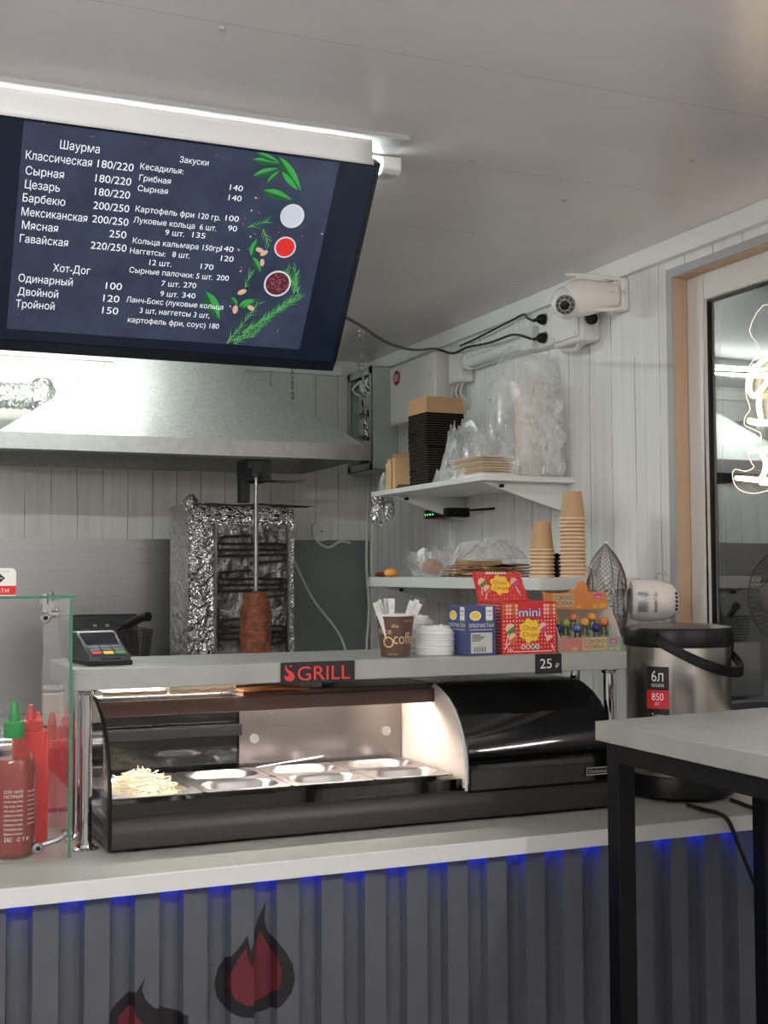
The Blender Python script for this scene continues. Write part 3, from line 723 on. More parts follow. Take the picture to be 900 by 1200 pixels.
for a, b in SPR:
    A = Vector((a[0], -a[1])); B = Vector((b[0], -b[1])); t = B-A; L = t.length; t.normalize(); nn = Vector((-t.y, t.x))
    def sl(p, q, w_, m): # a needle
        d = (q-p); n_ = Vector((-d.y, d.x)).normalized()*w_
        pc.poly([(p.x-n_.x, p.y-n_.y), (q.x, q.y), (p.x+n_.x, p.y+n_.y)], (0, -.0019, 0), X, Z, m=m)
    sl(A, B, .0012, 7)
    for k in range(int(L/.0045)):
        p = A+t*(k*.0045); s_ = 1 if k % 2 else -1
        sl(p, p+(t*.8+nn*s_*random.uniform(.25, .7)).normalized()*random.uniform(.014, .026), .0012, random.choice((0, 1, 7, 7)))
for c, r, mi, mo in (((0.571, 0.122), .027, 8, 2), ((0.569, 0.194), .0245, 3, 2), ((0.568, 0.28), .031, 4, 2)):
    disk(c, r, mo, .0021); disk((c[0]-(.003 if mi == 8 else 0), c[1]), r*.87, mi, .0023)
for k in range(90):
    a = random.uniform(0, 2*PI); q = math.sqrt(random.random())*.024
    disk((.568+q*math.cos(a), .28+q*math.sin(a)), .0017, 5 if k % 3 else 4, .0025, 6)
for k, (c, r) in enumerate([((0.491, 0.307), .0095), ((0.483, 0.35), .0095), ((0.518, 0.343), .0085), ((0.524, 0.212), .0086), ((0.524, 0.234), .008), ((0.513, 0.206), .0086)]):
    a = .5+k*1.1
    pc.poly([(c[0]+r*(1.1*math.cos(t_)*math.cos(a)-.62*math.sin(t_)*math.sin(a)), -c[1]+r*(1.1*math.cos(t_)*math.sin(a)+.62*math.sin(t_)*math.cos(a))) for t_ in [2*PI*j/16 for j in range(16)]], (0, -.0024, 0), X, Z, m=6)
for k, c in enumerate([(0.483, 0.091), (0.487, .093), (0.468, 0.138), (0.479, 0.12), (0.496, 0.123), (0.464, 0.208), (.467, .211), (0.548, 0.162), (0.602, 0.164), (0.646, 0.154), (0.479, 0.25), (.482, .255), (0.479, 0.259), (0.59, 0.391), (.591, .396), (0.47, 0.343), (0.475, 0.347), (0.466, 0.151), (0.487, 0.178), (0.496, 0.171)]):
    disk(c, .0018, 5 if k % 3 else 2, .0024, 7)
pc.build('spice_picture', GM, tv, smooth=False)
MB().box((-.02, .030, -.40), (.66, .050, -.10)).build('rear_cover', M['black'], tv, bev=.006)
MB().cyl((.62, 2.66, 2.2), (.62, 2.66, ZC), .018).box((.54, 2.62, ZC-.008), (.70, 2.70, ZC)).build('ceiling_mount', M['black_metal'], tv, world=False)
o = bpy.data.objects['ceiling_mount']; R_ = Matrix.Rotation(-.6335, 4, 'X') @ Matrix.Translation(-Vector(tv.location)); o.data.transform(R_)

# ------------------------------------------------------------------ extractor hood
hd = thing('extractor_hood', 'galvanised pyramid extractor hood above the doner grill', 'hood', (1.1, 4.71, 1.875))
hx0, hx1, hy0, hy1, hz0, hz1 = .440, 1.768, 4.35, YB-.002, 1.876, 1.934
cx0, cx1, cy0, cy1, cz = .985, 1.262, 4.65, 4.95, 2.312
q = MB(); a = [(hx0, hy0, hz1), (hx1, hy0, hz1), (hx1, hy1, hz1), (hx0, hy1, hz1), (cx0, cy0, cz), (cx1, cy0, cz), (cx1, cy1, cz), (cx0, cy1, cz)]
q.add(a, [(0, 1, 5, 4), (1, 2, 6, 5), (2, 3, 7, 6), (3, 0, 4, 7)]); q.build('pyramid', M['galv'], hd, world=True, solid=.002, smooth=False)
q = MB(); tt = .003
q.box((hx0, hy0, hz0), (hx1, hy0+tt, hz1)).box((hx0, hy1-tt, hz0), (hx1, hy1, hz1)).box((hx0, hy0+tt, hz0), (hx0+tt, hy1-tt, hz1)).box((hx1-tt, hy0+tt, hz0), (hx1, hy1-tt, hz1))
q.box((hx0+tt, hy0+tt, hz0), (hx1-tt, hy0+.02, hz0+.003)).box((hx0+tt, hy1-.02, hz0), (hx1-tt, hy1-tt, hz0+.003))
q.build('lip', mat('galvanised_lip', (176, 178, 174), .36, .75, var=.08, vs=40), hd, world=True)
MB().box((hx1, hy0+.005, hz0), (hx1+.028, hy0+.009, hz1+.018)).build('chain_lug', M['steel'], hd, world=True)
q = MB(); q.box((cx0, cy0, cz), (cx1, cy1, ZC)); q.build('duct_collar', M['galv'], hd, world=True)
def chain(l, p0, p1, group=None):
    r = thing('support_chain', l, 'chain', p1); d = Vector(p1)-Vector(p0); n = max(2, int(d.length/.021)); mb = MB(); dn = d.normalized()
    s1 = dn.cross(Y).normalized(); s2 = dn.cross(s1).normalized()
    for k in range(n):
        c = -dn*(k+.5)*d.length/n; sd = s1 if k % 2 else s2
        mb.tube([c+dn*math.cos(a_)*.0135+sd*math.sin(a_)*.006 for a_ in [2*PI*j/10 for j in range(10)]], .0017, 5, closed=True)
    mb.build('links', M['chrome'], r)
    MB().tube([(0, 0, -.008), (.008, -.004, .0), (.006, -.004, .010), (-.004, -.002, .012), (-.006, 0, .004)], .0022, 6, smooth=3).build('hook', M['chrome'], r); return r
chain('steel chain in front of the open electrical panel holding the hood corner', (1.782, 4.352, 1.965), (1.775, 4.40, ZC-.012))
chain('short steel chain hooked to the white rail behind the hood', (1.715, 5.03, 2.00), (1.715, 5.035, 2.333))
du = thing('foil_duct', 'flexible foil air duct entering the hood at its far end', 'duct', (.3, 4.80, 2.118))
MB().lathe([(.046+.006*(k % 2)+.003*noise.noise(Vector((k*.7, 0, 0))), -1.2+k*.0125) for k in range(124)], (0, 0, 0), X, n=20, caps=False).build('corrugated_hose', M['foil'], du)
MB().ell((.335, -.0, .0), (.045, .062, .062), 14, 10, amp=.3, fq=4, seed=2, ridge=True).build('tape_wrap', M['foil'], du)

# ------------------------------------------------------------------ wall sheets, work table
for l, x0, x1 in (('plain steel splash sheet behind the fryer', -.9, 1.222), ('plain steel splash sheet between the doner grill and the corner', 1.30, 2.085)):
    o = MB().box((x0, YB-.006, .55), (x1, YB-.0005, 1.592)).build('steel_splashback', M['steel_h'] if x0 < 0 else mat('dull_steel_sheet', (128, 132, 132), .45, .7), None); tag(o, l, 'splashback')
def table(name, l, x0, x1, y0, y1, z, th=.03, cat='table'):
    r = thing(name, l, cat, ((x0+x1)/2, (y0+y1)/2, 0)); w, d = (x1-x0)/2, (y1-y0)/2
    MB().box((-w, -d, z-th), (w, d, z)).build('table_top', M['steel'], r, bev=.003)
    for sx in (-1, 1):
        for sy in (-1, 1): MB().box((sx*(w-.05)-.02, sy*(d-.05)-.02, 0), (sx*(w-.05)+.02, sy*(d-.05)+.02, z-th)).build('leg', M['steel'], r)
    MB().box((-w+.05, -d+.05, .2), (w-.05, d-.05, .22)).build('lower_shelf', M['steel'], r); return r
table('back_work_table', 'steel work table along the back wall under the hood', -.85, 1.98, 4.26, 5.05, .90)
table('prep_table', 'steel prep table seen through the glass screen behind the sauce bottles', -.9, .56, 3.30, 3.92, .85)

# ------------------------------------------------------------------ doner grill
BG = .90
dg = thing('doner_grill', 'upright electric doner grill wrapped in crumpled foil', 'doner grill', (1.35, 4.7, BG))
gx0, gx1, gy, gz = 1.148, 1.552, 4.55, 1.703
MB().box((gx0, gy+.012, BG), (gx1, gy+.30, gz)).build('body', M['steel_h'], dg, bev=.004, world=True)
def crum(x, z, s=1.): return .010*s*(abs(noise.noise(Vector((x*26, z*26, 3))))+.6*abs(noise.noise(Vector((x*60, z*60, 8)))))
rz0, rz1, rx0, rx1 = BG+.05, 1.635, 1.243, 1.528
def fg(x0, x1, z0, z1, y, s=1., nu=30, nv=40):
    return lambda u, v: Vector((x0+(x1-x0)*u, y-crum(x0+(x1-x0)*u, z0+(z1-z0)*v, s), z0+(z1-z0)*v))
fb = MB()
fb.grid(fg(gx0-.006, rx0, BG+.01, gz+.012, gy+.006, 1.4), 18, 110); fb.grid(fg(rx1, gx1+.004, BG+.01, gz, gy+.006, 1.4), 8, 110)
fb.grid(fg(rx0, rx1, rz1, gz, gy+.006, 1.), 44, 12)
fb.grid(lambda u, v: Vector((gx0-.006-.006*abs(noise.noise(Vector((u*9, v*26, 1)))), gy+u*.29, BG+.01+(gz-BG)*v)), 12, 60)
fb.ell((gx0+.004, gy+.002, gz+.010), (.022, .02, .026), 16, 10, amp=.4, seed=9, ridge=True)
fb.build('foil_wrap', M['foil'], dg, world=True)
dk = NT('mottled_foil'); v = dk.obj(); dk.set(Base_Color=dk.ramp(dk.noise(v, 9, 3), .35, lin(96, 92, 90), .6, lin(178, 176, 174)), Metallic=.9, Roughness=.3).bump(dk.noise(v, 30, 4), 1., .03)  # mottled, darker foil for the burner backing
MB().grid(fg(rx0, rx1, rz0, rz1, gy+.010, .8), 40, 80).build('burner_back', dk.m, dg, world=True)
bf = MB()
for x in (rx0, rx1): bf.box((x-.004, gy-.022, rz0), (x+.002, gy+.008, rz1))
bf.box((1.374, gy-.006, rz0), (1.379, gy+.006, rz1)); bf.build('burner_frame', mat('burner_frame_steel', (120, 118, 116), .35, .9), dg, world=True)
for zt in (1.580, 1.448, 1.268):
    c = MB(); pts = [(1.372, zt+.012)]; xl, xr = 1.258, 1.506
    pts += [(xl+.01, zt+.006), (xl, zt), (xl, zt-.012), (xl+.01, zt-.02), (xr-.01, zt-.02), (xr, zt-.026), (xr, zt-.036), (xr-.01, zt-.042), (xl+.01, zt-.042), (xl, zt-.048), (xl, zt-.060), (xl+.01, zt-.066), (xr-.01, zt-.060), (xr+.004, zt-.066), (xr+.004, zt-.078), (xr-.006, zt-.084), (1.382, zt-.092)]
    c.tube([(x, gy-.026+.003*math.sin(x*70+z*50), z) for x, z in pts], .0055, 7, smooth=2)
    for xx in (1.372, 1.382):
        zz = zt+.012 if xx < 1.38 else zt-.092; c.cyl((xx, gy-.028, zz), (xx, gy+.01, zz), .006, n=8)
    c.build('heating_element', mat('element_black', (24, 21, 22), .6), dg, world=True)
cv = MB().grid(lambda u, v: Vector((1.150+.45*u, 4.42+.40*v, gz+.012+.004*noise.noise(Vector((u*5, v*5, 0)))-.02*max(0, u-.86)-.010*(1-v)+.018*math.exp(-((u-.75)/.12)**2)*v)), 30, 16)
cv.build('top_cover_sheet', mat('sooty_sheet', (58, 62, 62), .5, .6), dg, world=True, solid=.002)
m_ = MB(); m_.box((1.325, 4.40, 1.79), (1.415, 4.54, 1.872)).box((1.315, 4.45, gz+.01), (1.35, 4.50, 1.80)).box((1.41, 4.46, 1.795), (1.50, 4.475, 1.80)).cyl((1.342, 4.35, 1.800), (1.342, 4.35, 1.815), .02)
m_.box((1.325, 4.34, 1.812), (1.36, 4.42, 1.835)); m_.build('motor_bracket', mat('motor_dark', (44, 46, 48), .5, .5), dg, bev=.002, world=True)
m_ = MB().tube([(1.40, 4.5, 1.80), (1.46, 4.46, 1.792), (1.55, 4.44, 1.797), (1.56, 4.44, 1.80)], .005, 6, smooth=4); m_.build('bracket_rod', M['steel'], dg, world=True)
sp = thing('meat_spit', 'browned doner meat cone on a steel spit before the foil grill', 'doner spit', (1.342, 4.35, BG))
MB().lathe([(.0085, .012), (.0085, .70), (.0065, .70), (.0065, .905)], n=14).build('rod', mat('rod_steel', (150, 150, 150), .28, 1.), sp)
MB().lathe([(.10, 0), (.10, .012), (.02, .014)], n=28).build('base_plate', M['steel'], sp)
g = NT('doner_meat'); v = g.obj((1, 1, 2.2)); n1 = g.noise(v, 26, 5, .65)
g.set(Base_Color=g.ramp(n1, .3, lin(78, 36, 20), .68, lin(160, 90, 58)), Roughness=.45).bump(g.noise(v, 60, 4), .8, .01)
def meat(u, v):
    a = 2*PI*u; z = .02+.468*v
    r = .056*min(1, (.62+.38*min(1, (1-v)/.14)) if v > .86 else 1)*(1-.12*max(0, v-.5))
    if v > .985: r *= .35
    n_ = noise.noise(Vector((math.cos(a)*2.2, math.sin(a)*2.2, z*19)))+.7*noise.noise(Vector((math.cos(a)*5, math.sin(a)*5, z*42)))
    r *= 1+.14*n_; return Vector((r*math.cos(a), r*math.sin(a), z))
MB().grid(meat, 40, 90).build('meat', g.m, sp)

# ------------------------------------------------------------------ fryer, basket
fy = thing('deep_fryer', 'steel deep fryer with a black control head behind the card terminal', 'fryer', (.83, 4.58, BG))
MB().box((-.14, -.22, .01), (.14, .06, .245)).build('tank', M['steel'], fy, bev=.008)
k = MB().poly([(.02, .25), (.075, .25), (.09, .40), (.055, .40)], (-.145, 0, 0), Y, Z, thick=-.285); k.build('control_head', M['black'], fy, bev=.004)
k = MB()
for x in (-.02, .025): k.text('M', (x-.006, .028, .355), X, Vector((0, .06, .15)), h=.012)
k.build('mark', M['print_grey'], fy, smooth=False)
for s_ in (-1, 1): MB().cyl((s_*.12, .0, 0), (s_*.12, .0, .01), .012).build('foot', M['black'], fy)
bk = thing('fry_basket', 'dark wire fry basket with black handle standing on the fryer', 'fry basket', (.855, 4.44, BG+.245))
wm = MB(); bw, bd, bh = .112, .08, .108
for k in range(23):
    x = -bw+2*bw*k/22
    for s_ in (-1, 1): wm.tube([(x*.9, s_*bd*.9, .003), (x, s_*bd, bh)], .0011, 4)
    wm.tube([(x*.9, -bd*.9, .003), (x*.9, bd*.9, .003)], .0011, 4)
for k in range(14):
    y = -bd+2*bd*k/13
    for s_ in (-1, 1): wm.tube([(s_*bw*.9, y*.9, .003), (s_*bw, y, bh)], .0011, 4)
for k in range(9):
    t_ = .9+.1*k/8; z = .003+(bh-.003)*k/8
    wm.tube([(-bw*t_, -bd*t_, z), (bw*t_, -bd*t_, z), (bw*t_, bd*t_, z), (-bw*t_, bd*t_, z)], .0011, 4, closed=True)
wm.build('wire_mesh', mat('dark_wire', (74, 66, 60), .45, .7), bk)
MB().tube([(-bw, -bd, bh), (bw, -bd, bh), (bw, bd, bh), (-bw, bd, bh)], .003, 6, closed=True).build('rim', mat('rim_wire', (96, 88, 82), .4, .8), bk)
hk = MB(); hk.tube([(-.01, -bd, bh), (.0, -bd-.01, bh+.006), (.03, -bd-.05, bh+.03)], .005, 6); hk.tube([(.012, -bd-.025, bh+.014), (.05, -bd-.10, bh+.046), (.068, -bd-.13, bh+.05)], lambda t: .013+.004*t, 10)
hk.build('handle', M['black'], bk)

# ------------------------------------------------------------------ cable outlet on the back wall and loose cables
co = thing('cable_outlet', 'round white cable outlet on the back wall under the hood corner', 'outlet', (1.852, YB, 1.63))
MB().poly(smoothpoly([(-.036, .028), (0, .042), (.036, .028), (.040, 0), (.028, -.038), (-.028, -.038), (-.040, 0)], 4), (0, -.022, 0), X, Z, thick=.022).build('cover', M['meter_white'], co, bev=.003)
MB().cyl((0, -.0225, .0), (0, -.021, .0), .004).build('screw', M['black'], co)
MB().tube([(-.02, -.012, -.038), (0, -.02, -.060), (.04, -.016, -.070), (.09, -.01, -.045), (.13, -.006, -.048), (.14, -.002, -.05)], .006, 8, smooth=4).build('cord', M['cable_white'], co)
def cable(l, pts, r, m, sm=5, name='cable'):
    o = MB().tube(pts, r, 8, smooth=sm).build(name, m); return tag(o, l, 'cable')
cable('thin white cable sagging from the grill to the corner of the table', [(1.563, 4.83, 1.62), (1.60, 4.86, 1.58), (1.66, 4.90, 1.53), (1.77, 4.93, 1.34), (1.90, 4.93, 1.17), (1.955, 4.93, .94)], .005, M['cable_white'])
cable('white cable running down the wall corner beside the shelf end', [(2.07, 5.04, 1.86), (2.055, 5.03, 1.5), (2.07, 5.04, 1.3), (2.05, 5.02, 1.1), (2.06, 5.03, .62)], .006, M['cable_white'])

# ------------------------------------------------------------------ right wall: panels, lamp, sockets, camera
ep = thing('electrical_panel', 'open grey enamel electrical panel in the back corner', 'electrical panel', (2.04, 4.92, 1.881))
x0, x1, y0, y1, z0, z1 = 1.98, XR, 4.782, 5.060, 1.881, 2.318
q = MB(); q.box((x0, y0, z0), (x1, y0+.003, z1)).box((x0, y1-.003, z0), (x1, y1, z1)).box((x0, y0, z0), (x1, y1, z0+.003)).box((x0, y0, z1-.003), (x1, y1, z1)).box((x1-.003, y0, z0), (x1-.0005, y1, z1))
for A, B in (((y0, z0), (y0+.03, z1)), ((y1-.03, z0), (y1, z1)), ((y0, z0), (y1, z0+.03)), ((y0, z1-.03), (y1, z1))): q.box((x0, A[0], A[1]), (x0+.003, B[0], B[1]))
q.build('enclosure', M['enamel'], ep, world=True)
MB().box((x1-.03, y0+.01, z0+.01), (x1-.004, y1-.01, z1-.01)).build('back_plate', M['dark_blue'], ep, world=True)
for j, zz in enumerate((2.18, 2.08, 1.97)):
    for k in range(7):
        yy = y0+.05+k*.026; b_ = MB().box((x0+.03, yy, zz-.035), (x1-.03, yy+.022, zz+.035)).box((x0+.022, yy+.004, zz-.012), (x0+.03, yy+.018, zz+.012)); b_.build('breaker', M['print_grey'] if (k+j) % 4 else M['dark_blue'], ep, world=True)
random.seed(2); wq = MB()
for k in range(9):
    yy = y0+.05+random.random()*.17; wq.tube([(x0+.04, yy, 2.215), (x0+.01, yy+random.uniform(-.03, .03), 2.25), (x0+.04, yy+random.uniform(-.05, .05), 2.29)], .004, 5, smooth=3)
wq.build('wiring', M['print_white'], ep, world=True)
mb_ = thing('meter_box', 'cream white meter box with a round red sticker on the wall', 'meter box', (2.05, 4.42, 2.045))
MB().box((2.0, 4.205, 2.046), (XR-.0005, 4.637, 2.286)).build('body', M['meter_white'], mb_, bev=.006, world=True)
MB().box((1.997, 4.225, 2.060), (2.0, 4.62, 2.165)).build('lower_lid', M['meter_white'], mb_, bev=.001, world=True)
MB().poly([(.033*math.cos(a), .030*math.sin(a)) for a in [2*PI*k/24 for k in range(24)]], (1.9990, 4.565, 2.235), -Y, Z).build('sticker', mat('sticker_red', (150, 44, 44), .5), mb_, world=True)
l = MB()
for k in range(4): l.box((1.9978, 4.545, 2.222+k*.0075), (1.9988, 4.585, 2.2255+k*.0075))
l.build('sticker_print', M['print_white'], mb_, world=True)
MB().box((1.9955, 4.24, 2.19), (2.0, 4.25, 2.21)).build('catch', M['print_grey'], mb_, world=True)
jb = thing('junction_box', 'small white junction box with loose wires beside the meter box', 'junction box', (2.06, 4.15, 2.2))
MB().box((2.045, 4.08, 2.155), (XR-.0005, 4.185, 2.275)).build('body', M['white_plastic'], jb, bev=.006, world=True)
MB().box((2.06, 4.06, 2.24), (XR-.0005, 4.08, 2.29)).build('conduit_stub', M['white_plastic'], jb, bev=.002, world=True)
q = MB()
for k in range(5): q.tube([(2.07, 4.10+.018*k, 2.158), (2.06+.01*(k % 2), 4.115+.018*k, 2.12), (2.075, 4.10+.02*k, 2.09), (2.09, 4.11+.018*k, 2.06)], .0045, 6, smooth=4)
q.build('wire', M['cable_white'], jb, world=True)
MB().tube([(2.08, 4.17, 2.16), (2.07, 4.175, 2.11), (2.092, 4.17, 2.03), (2.094, 4.165, 1.78)], .004, 6, smooth=4).build('lead', M['cable_black'], jb, world=True)
wl = thing('wall_lamp', 'unlit white wall tube lamp under the ceiling edge', 'lamp', (2.06, 3.78, 2.2))
MB().box((2.062, 3.64, 2.196), (XR-.0005, 4.06, 2.262)).build('lamp_body', M['white'], wl, bev=.004, world=True)
MB().cyl((2.048, 3.63, 2.215), (2.048, 4.03, 2.215), .019, n=16).build('tube', mat('unlit_tube', (226, 232, 230), .25), wl, world=True)
MB().lathe([(.020, 0), (.030, .004), (.031, .03), (.026, .042), (.012, .05), (0, .052)], (2.052, 4.015, 2.218), Y).build('end_dome', M['white_plastic'], wl, world=True)
MB().box((2.045, 3.556, 2.188), (XR-.0005, 3.64, 2.266)).build('end_block', M['white_plastic'], wl, bev=.004, world=True)
so = thing('double_socket', 'white double wall socket with two black plugs', 'socket', (2.08, 3.50, 2.25))
MB().box((2.062, 3.448, 2.185), (XR-.0005, 3.540, 2.305)).build('plate', M['white_plastic'], so, bev=.005, world=True)
for zz in (2.275, 2.215):
    MB().lathe([(.023, 0), (.023, .002), (.019, .002), (.019, -.008), (0, -.008)], (2.062, 3.500, zz), -X).build('socket_well', M['print_grey'], so, world=True)
for zz, l, e_ in ((2.275, 'upper black plug in the double wall socket', (2.05, 3.50, 2.30)), (2.213, 'lower black plug in the double wall socket', (2.03, 3.53, 2.20))):
    p = thing('power_plug', l, 'plug', (2.064, 3.500, zz)); MB().lathe([(.017, 0), (.017, .016), (.012, .026), (.006, .032), (0, .032)], ax=-X).build('body', M['black'], p)
    MB().tube([(-.018, .01, 0), (-.02, .03, .002), (-.012, .055, .006)], .006, 7).build('strain_relief', M['black'], p)
j2 = thing('junction_box', 'square white junction box beside the double socket', 'junction box', (2.06, 3.30, 2.22))
MB().box((2.03, 3.225, 2.158), (XR-.0005, 3.40, 2.292)).build('body', M['white_plastic'], j2, bev=.01, world=True)
MB().box((2.022, 3.24, 2.172), (2.03, 3.385, 2.278)).build('lid', M['white_plastic'], j2, bev=.003, world=True)
q = MB()
for y_, z_ in ((3.25, 2.182), (3.375, 2.182), (3.25, 2.268), (3.375, 2.268)): q.cyl((2.0215, y_, z_), (2.023, y_, z_), .004, n=8)
q.build('lid_screws', M['grey_edge'], j2, world=True)
MB().lathe([(.016, 0), (.02, .004), (.02, .014), (.012, .02), (0, .02)], (2.06, 3.226, 2.225), -Y).build('cable_gland', M['black'], j2, world=True)
MB().tube([(2.05, 3.26, 2.158), (2.055, 3.30, 2.142), (2.05, 3.36, 2.15), (2.07, 3.40, 2.16)], .009, 8, smooth=4).build('cable_loop', M['cable_white'], j2, world=True)
# camera: plate on the wall, tapering arm, round head facing the kitchen
sc = thing('security_camera', 'white ball-headed security camera on a wall plate under the ceiling edge', 'camera', (XR, 3.12, 2.27))
MB().box((2.074, 3.070, 2.222), (XR-.0005, 3.155, 2.322)).build('wall_plate', M['cream_plastic'], sc, bev=.006, world=True)
hc = Vector((1.957, 3.135, 2.262)); bx = (Vector((2.08, 3.10, 2.272))-hc).normalized()
MB().lathe([(.030, -.045), (.045, -.035), (.053, -.015), (.056, .01), (.054, .035), (.047, .065), (.040, .095), (.034, .122)], hc, bx, n=28).build('body_shell', M['cream_plastic'], sc, world=True)
MB().ell(hc-bx*.028+Vector((0, 0, -.012)), (.05, .05, .05), 24, 14).build('ball_head', M['white_plastic'], sc, world=True)
fd = (Vector((-.55, -.62, -.32))).normalized(); fc = hc-bx*.028+Vector((0, 0, -.012))
lens = MB().lathe([(.030, .036), (.028, .046), (0, .048)], fc, fd); lens.build('lens_face', mat('lens_grey', (120, 116, 112), .4), sc, world=True)
MB().lathe([(.015, .046), (.014, .054), (0, .056)], fc, fd).build('lens', M['black_gloss'], sc, world=True)
ld = MB(); pv = fd.cross(Z).normalized(); pw = pv.cross(fd)
for k in range(10):
    a = 2*PI*k/10; ld.cyl(fc+fd*.046+(pv*math.cos(a)+pw*math.sin(a))*.0225, fc+fd*.0485+(pv*math.cos(a)+pw*math.sin(a))*.0225, .003, n=6)
ld.build('lens_diodes', M['black'], sc, world=True)
for s_, z_ in ((1, 2.318), (-1, 2.228)):
    MB().tube([(2.075, 3.085, z_), (1.99, 3.10, z_+.006*s_), (1.915, 3.13, z_+.010*s_)], lambda t: .0065-.002*t, 8).build('antenna', M['cream_plastic'], sc, world=True)
q = MB(); side = bx.cross(Z).normalized(); upv = side.cross(bx); q.text('ΠΡΒ', hc+bx*.085+side*.0475-upv*.002, bx, upv, h=.007)
for k in range(3): q.add([hc+bx*a_+side*(.046-.07*(a_-.085))+upv*b_ for a_, b_ in ((.112, -.006+k*.005), (.14, -.006+k*.005), (.14, -.004+k*.005), (.112, -.004+k*.005))], [(0, 1, 2, 3)])
q.build('print', M['print_grey'], sc, world=True, smooth=False)
cable('black power cable from the menu screen across to the lower plug', [(1.032, 2.70, 2.060), (1.053, 2.72, 2.058), (1.176, 2.9, 2.074), (1.419, 3.3, 2.118), (1.637, 3.6, 2.163), (1.92, 4.05, 2.262), (2.03, 4.21, 2.29), (2.033, 4.119, 2.264), (2.03, 3.993, 2.265), (2.025, 3.816, 2.25), (2.02, 3.662, 2.248), (2.025, 3.60, 2.238), (2.044, 3.556, 2.219)], .0042, M['cable_black'])
cable('thin black cable clipped under the ceiling edge to the upper plug', [(2.09, 4.174, 2.305), (2.075, 3.999, 2.304), (2.072, 3.742, 2.318), (2.070, 3.68, 2.322), (2.064, 3.635, 2.318), (2.055, 3.60, 2.298), (2.050, 3.556, 2.281)], .0034, M['cable_black'])
# ------------------------------------------------------------------ wall shelves
SX = 1.766
ts = tag(MB().box((SX, 3.38, 1.732), (XR-.0005, 4.274, 1.750)).build('wall_shelf', M['shelf'], bev=.002), 'upper white wall shelf carrying the black tray stack', 'shelf')
ms = tag(MB().box((SX, 3.04, 1.398), (XR-.0005, 4.322, 1.434)).build('wall_shelf', M['shelf'], bev=.002), 'lower white wall shelf carrying the kraft paper cups', 'shelf')
for s_, ys, zt, hh in ((ts, (3.44, 4.17), 1.732, .085), (ms, (3.10, 4.22), 1.398, .075)):
    for y in ys:
        b = MB().poly([(SX+.02, zt), (XR-.001, zt), (XR-.001, zt-hh), (XR-.03, zt-hh)], (0, y-.008, 0), X, Z, thick=.016)
        # polygon lies in XZ facing -Y
        g_ = b.build('gusset', M['shelf'], s_, bev=.001)
        MB().cyl((SX+.09, y-.0235, zt-.012), (SX+.09, y-.008, zt-.012), .006, n=10).build('cam_bolt', M['black'], g_)
fs = thing('foil_scrap', 'crumpled foil scrap hanging under the upper wall shelf at the corner', 'foil', (1.80, 4.262, 1.70))
MB().ell((-.012, 0, -.02), (.022, .012, .048), 14, 10, amp=.5, fq=3, seed=4, ridge=True).ell((.03, 0, -.01), (.02, .012, .034), 14, 10, amp=.5, fq=3, seed=6, ridge=True).tube([(0, 0, .032), (.01, 0, 0)], .004, 5).build('foil', M['foil'], fs)
ro = thing('network_box', 'small dark box with green lights on the wall under the upper shelf', 'network box', (2.06, 4.22, 1.655))
MB().box((-.05, -.10, 0), (.0395, .115, .034)).build('housing', M['black'], ro, bev=.004)
q = MB()
for k in range(4): q.box((-.0515, .03+k*.022, .012), (-.05, .038+k*.022, .018))
q.build('indicator_light', NT('green_light').set(Emission_Color=lin(30, 220, 120), Emission_Strength=1.5).m, ro)
MB().box((-.0515, .10, .002), (-.05, .113, .032)).build('side_label', mat('olive_label', (150, 150, 60), .5), ro)
MB().tube([(-.03, -.10, .015), (-.03, -.16, .018), (0, -.24, .02), (.035, -.30, .022)], .005, 6, smooth=4).build('lead', M['black'], ro)

# stack of black trays, upside down and nested, kraft one on top
ZT = 1.750
tr = MB()
def tray(mb, w, d, h, ti, m0=0, m1=1, lipw=.0007):
    a = [(-w, -d), (w, -d), (w, d), (-w, d)]; b = [(-w+ti, -d+ti), (w-ti, -d+ti), (w-ti, d-ti), (-w+ti, d-ti)]; c = [(x*(1+lipw/w), y*(1+lipw/d)) for x, y in a]
    V = [(x, y, .00035) for x, y in a]+[(x, y, h) for x, y in b]+[(x, y, .00035) for x, y in c]+[(x, y, 0) for x, y in c]
    F = [(i, (i+1) % 4, 4+(i+1) % 4, 4+i) for i in range(4)]+[(4, 5, 6, 7)]
    mb.add(V, F+[(8+i, 8+(i+1) % 4, (i+1) % 4, i) for i in range(4)], m0); mb.add(V, [(12+i, 12+(i+1) % 4, 8+(i+1) % 4, 8+i) for i in range(4)], m1); return mb
tl = 'black kraft-edged takeaway tray nested in the tall tray stack'
t0 = thing('takeaway_tray', tl, 'tray', (1.887, 3.955, ZT), .03, 'black trays in the tall stack')
tray(MB(), .074, .072, .058, .0105).build('shell', [M['tray_black'], M['kraft']], t0, smooth=False)
random.seed(11)
NTR = 30
for k in range(1, NTR):
    dup(t0, (1.887-.0002*k+random.uniform(-.0015, .0015)+.0018*math.sin(k*.25), 3.955+random.uniform(-.0015, .0015), ZT+k*.0085), .03+random.uniform(-.015, .015))
t1 = thing('takeaway_tray', 'plain kraft takeaway tray turned over on top of the black stack', 'tray', (1.884, 3.955, ZT+NTR*.0085), .03)
tray(MB(), .076, .074, .057, .006, 0, 0, .002).build('shell', [M['kraft']], t1, smooth=False)
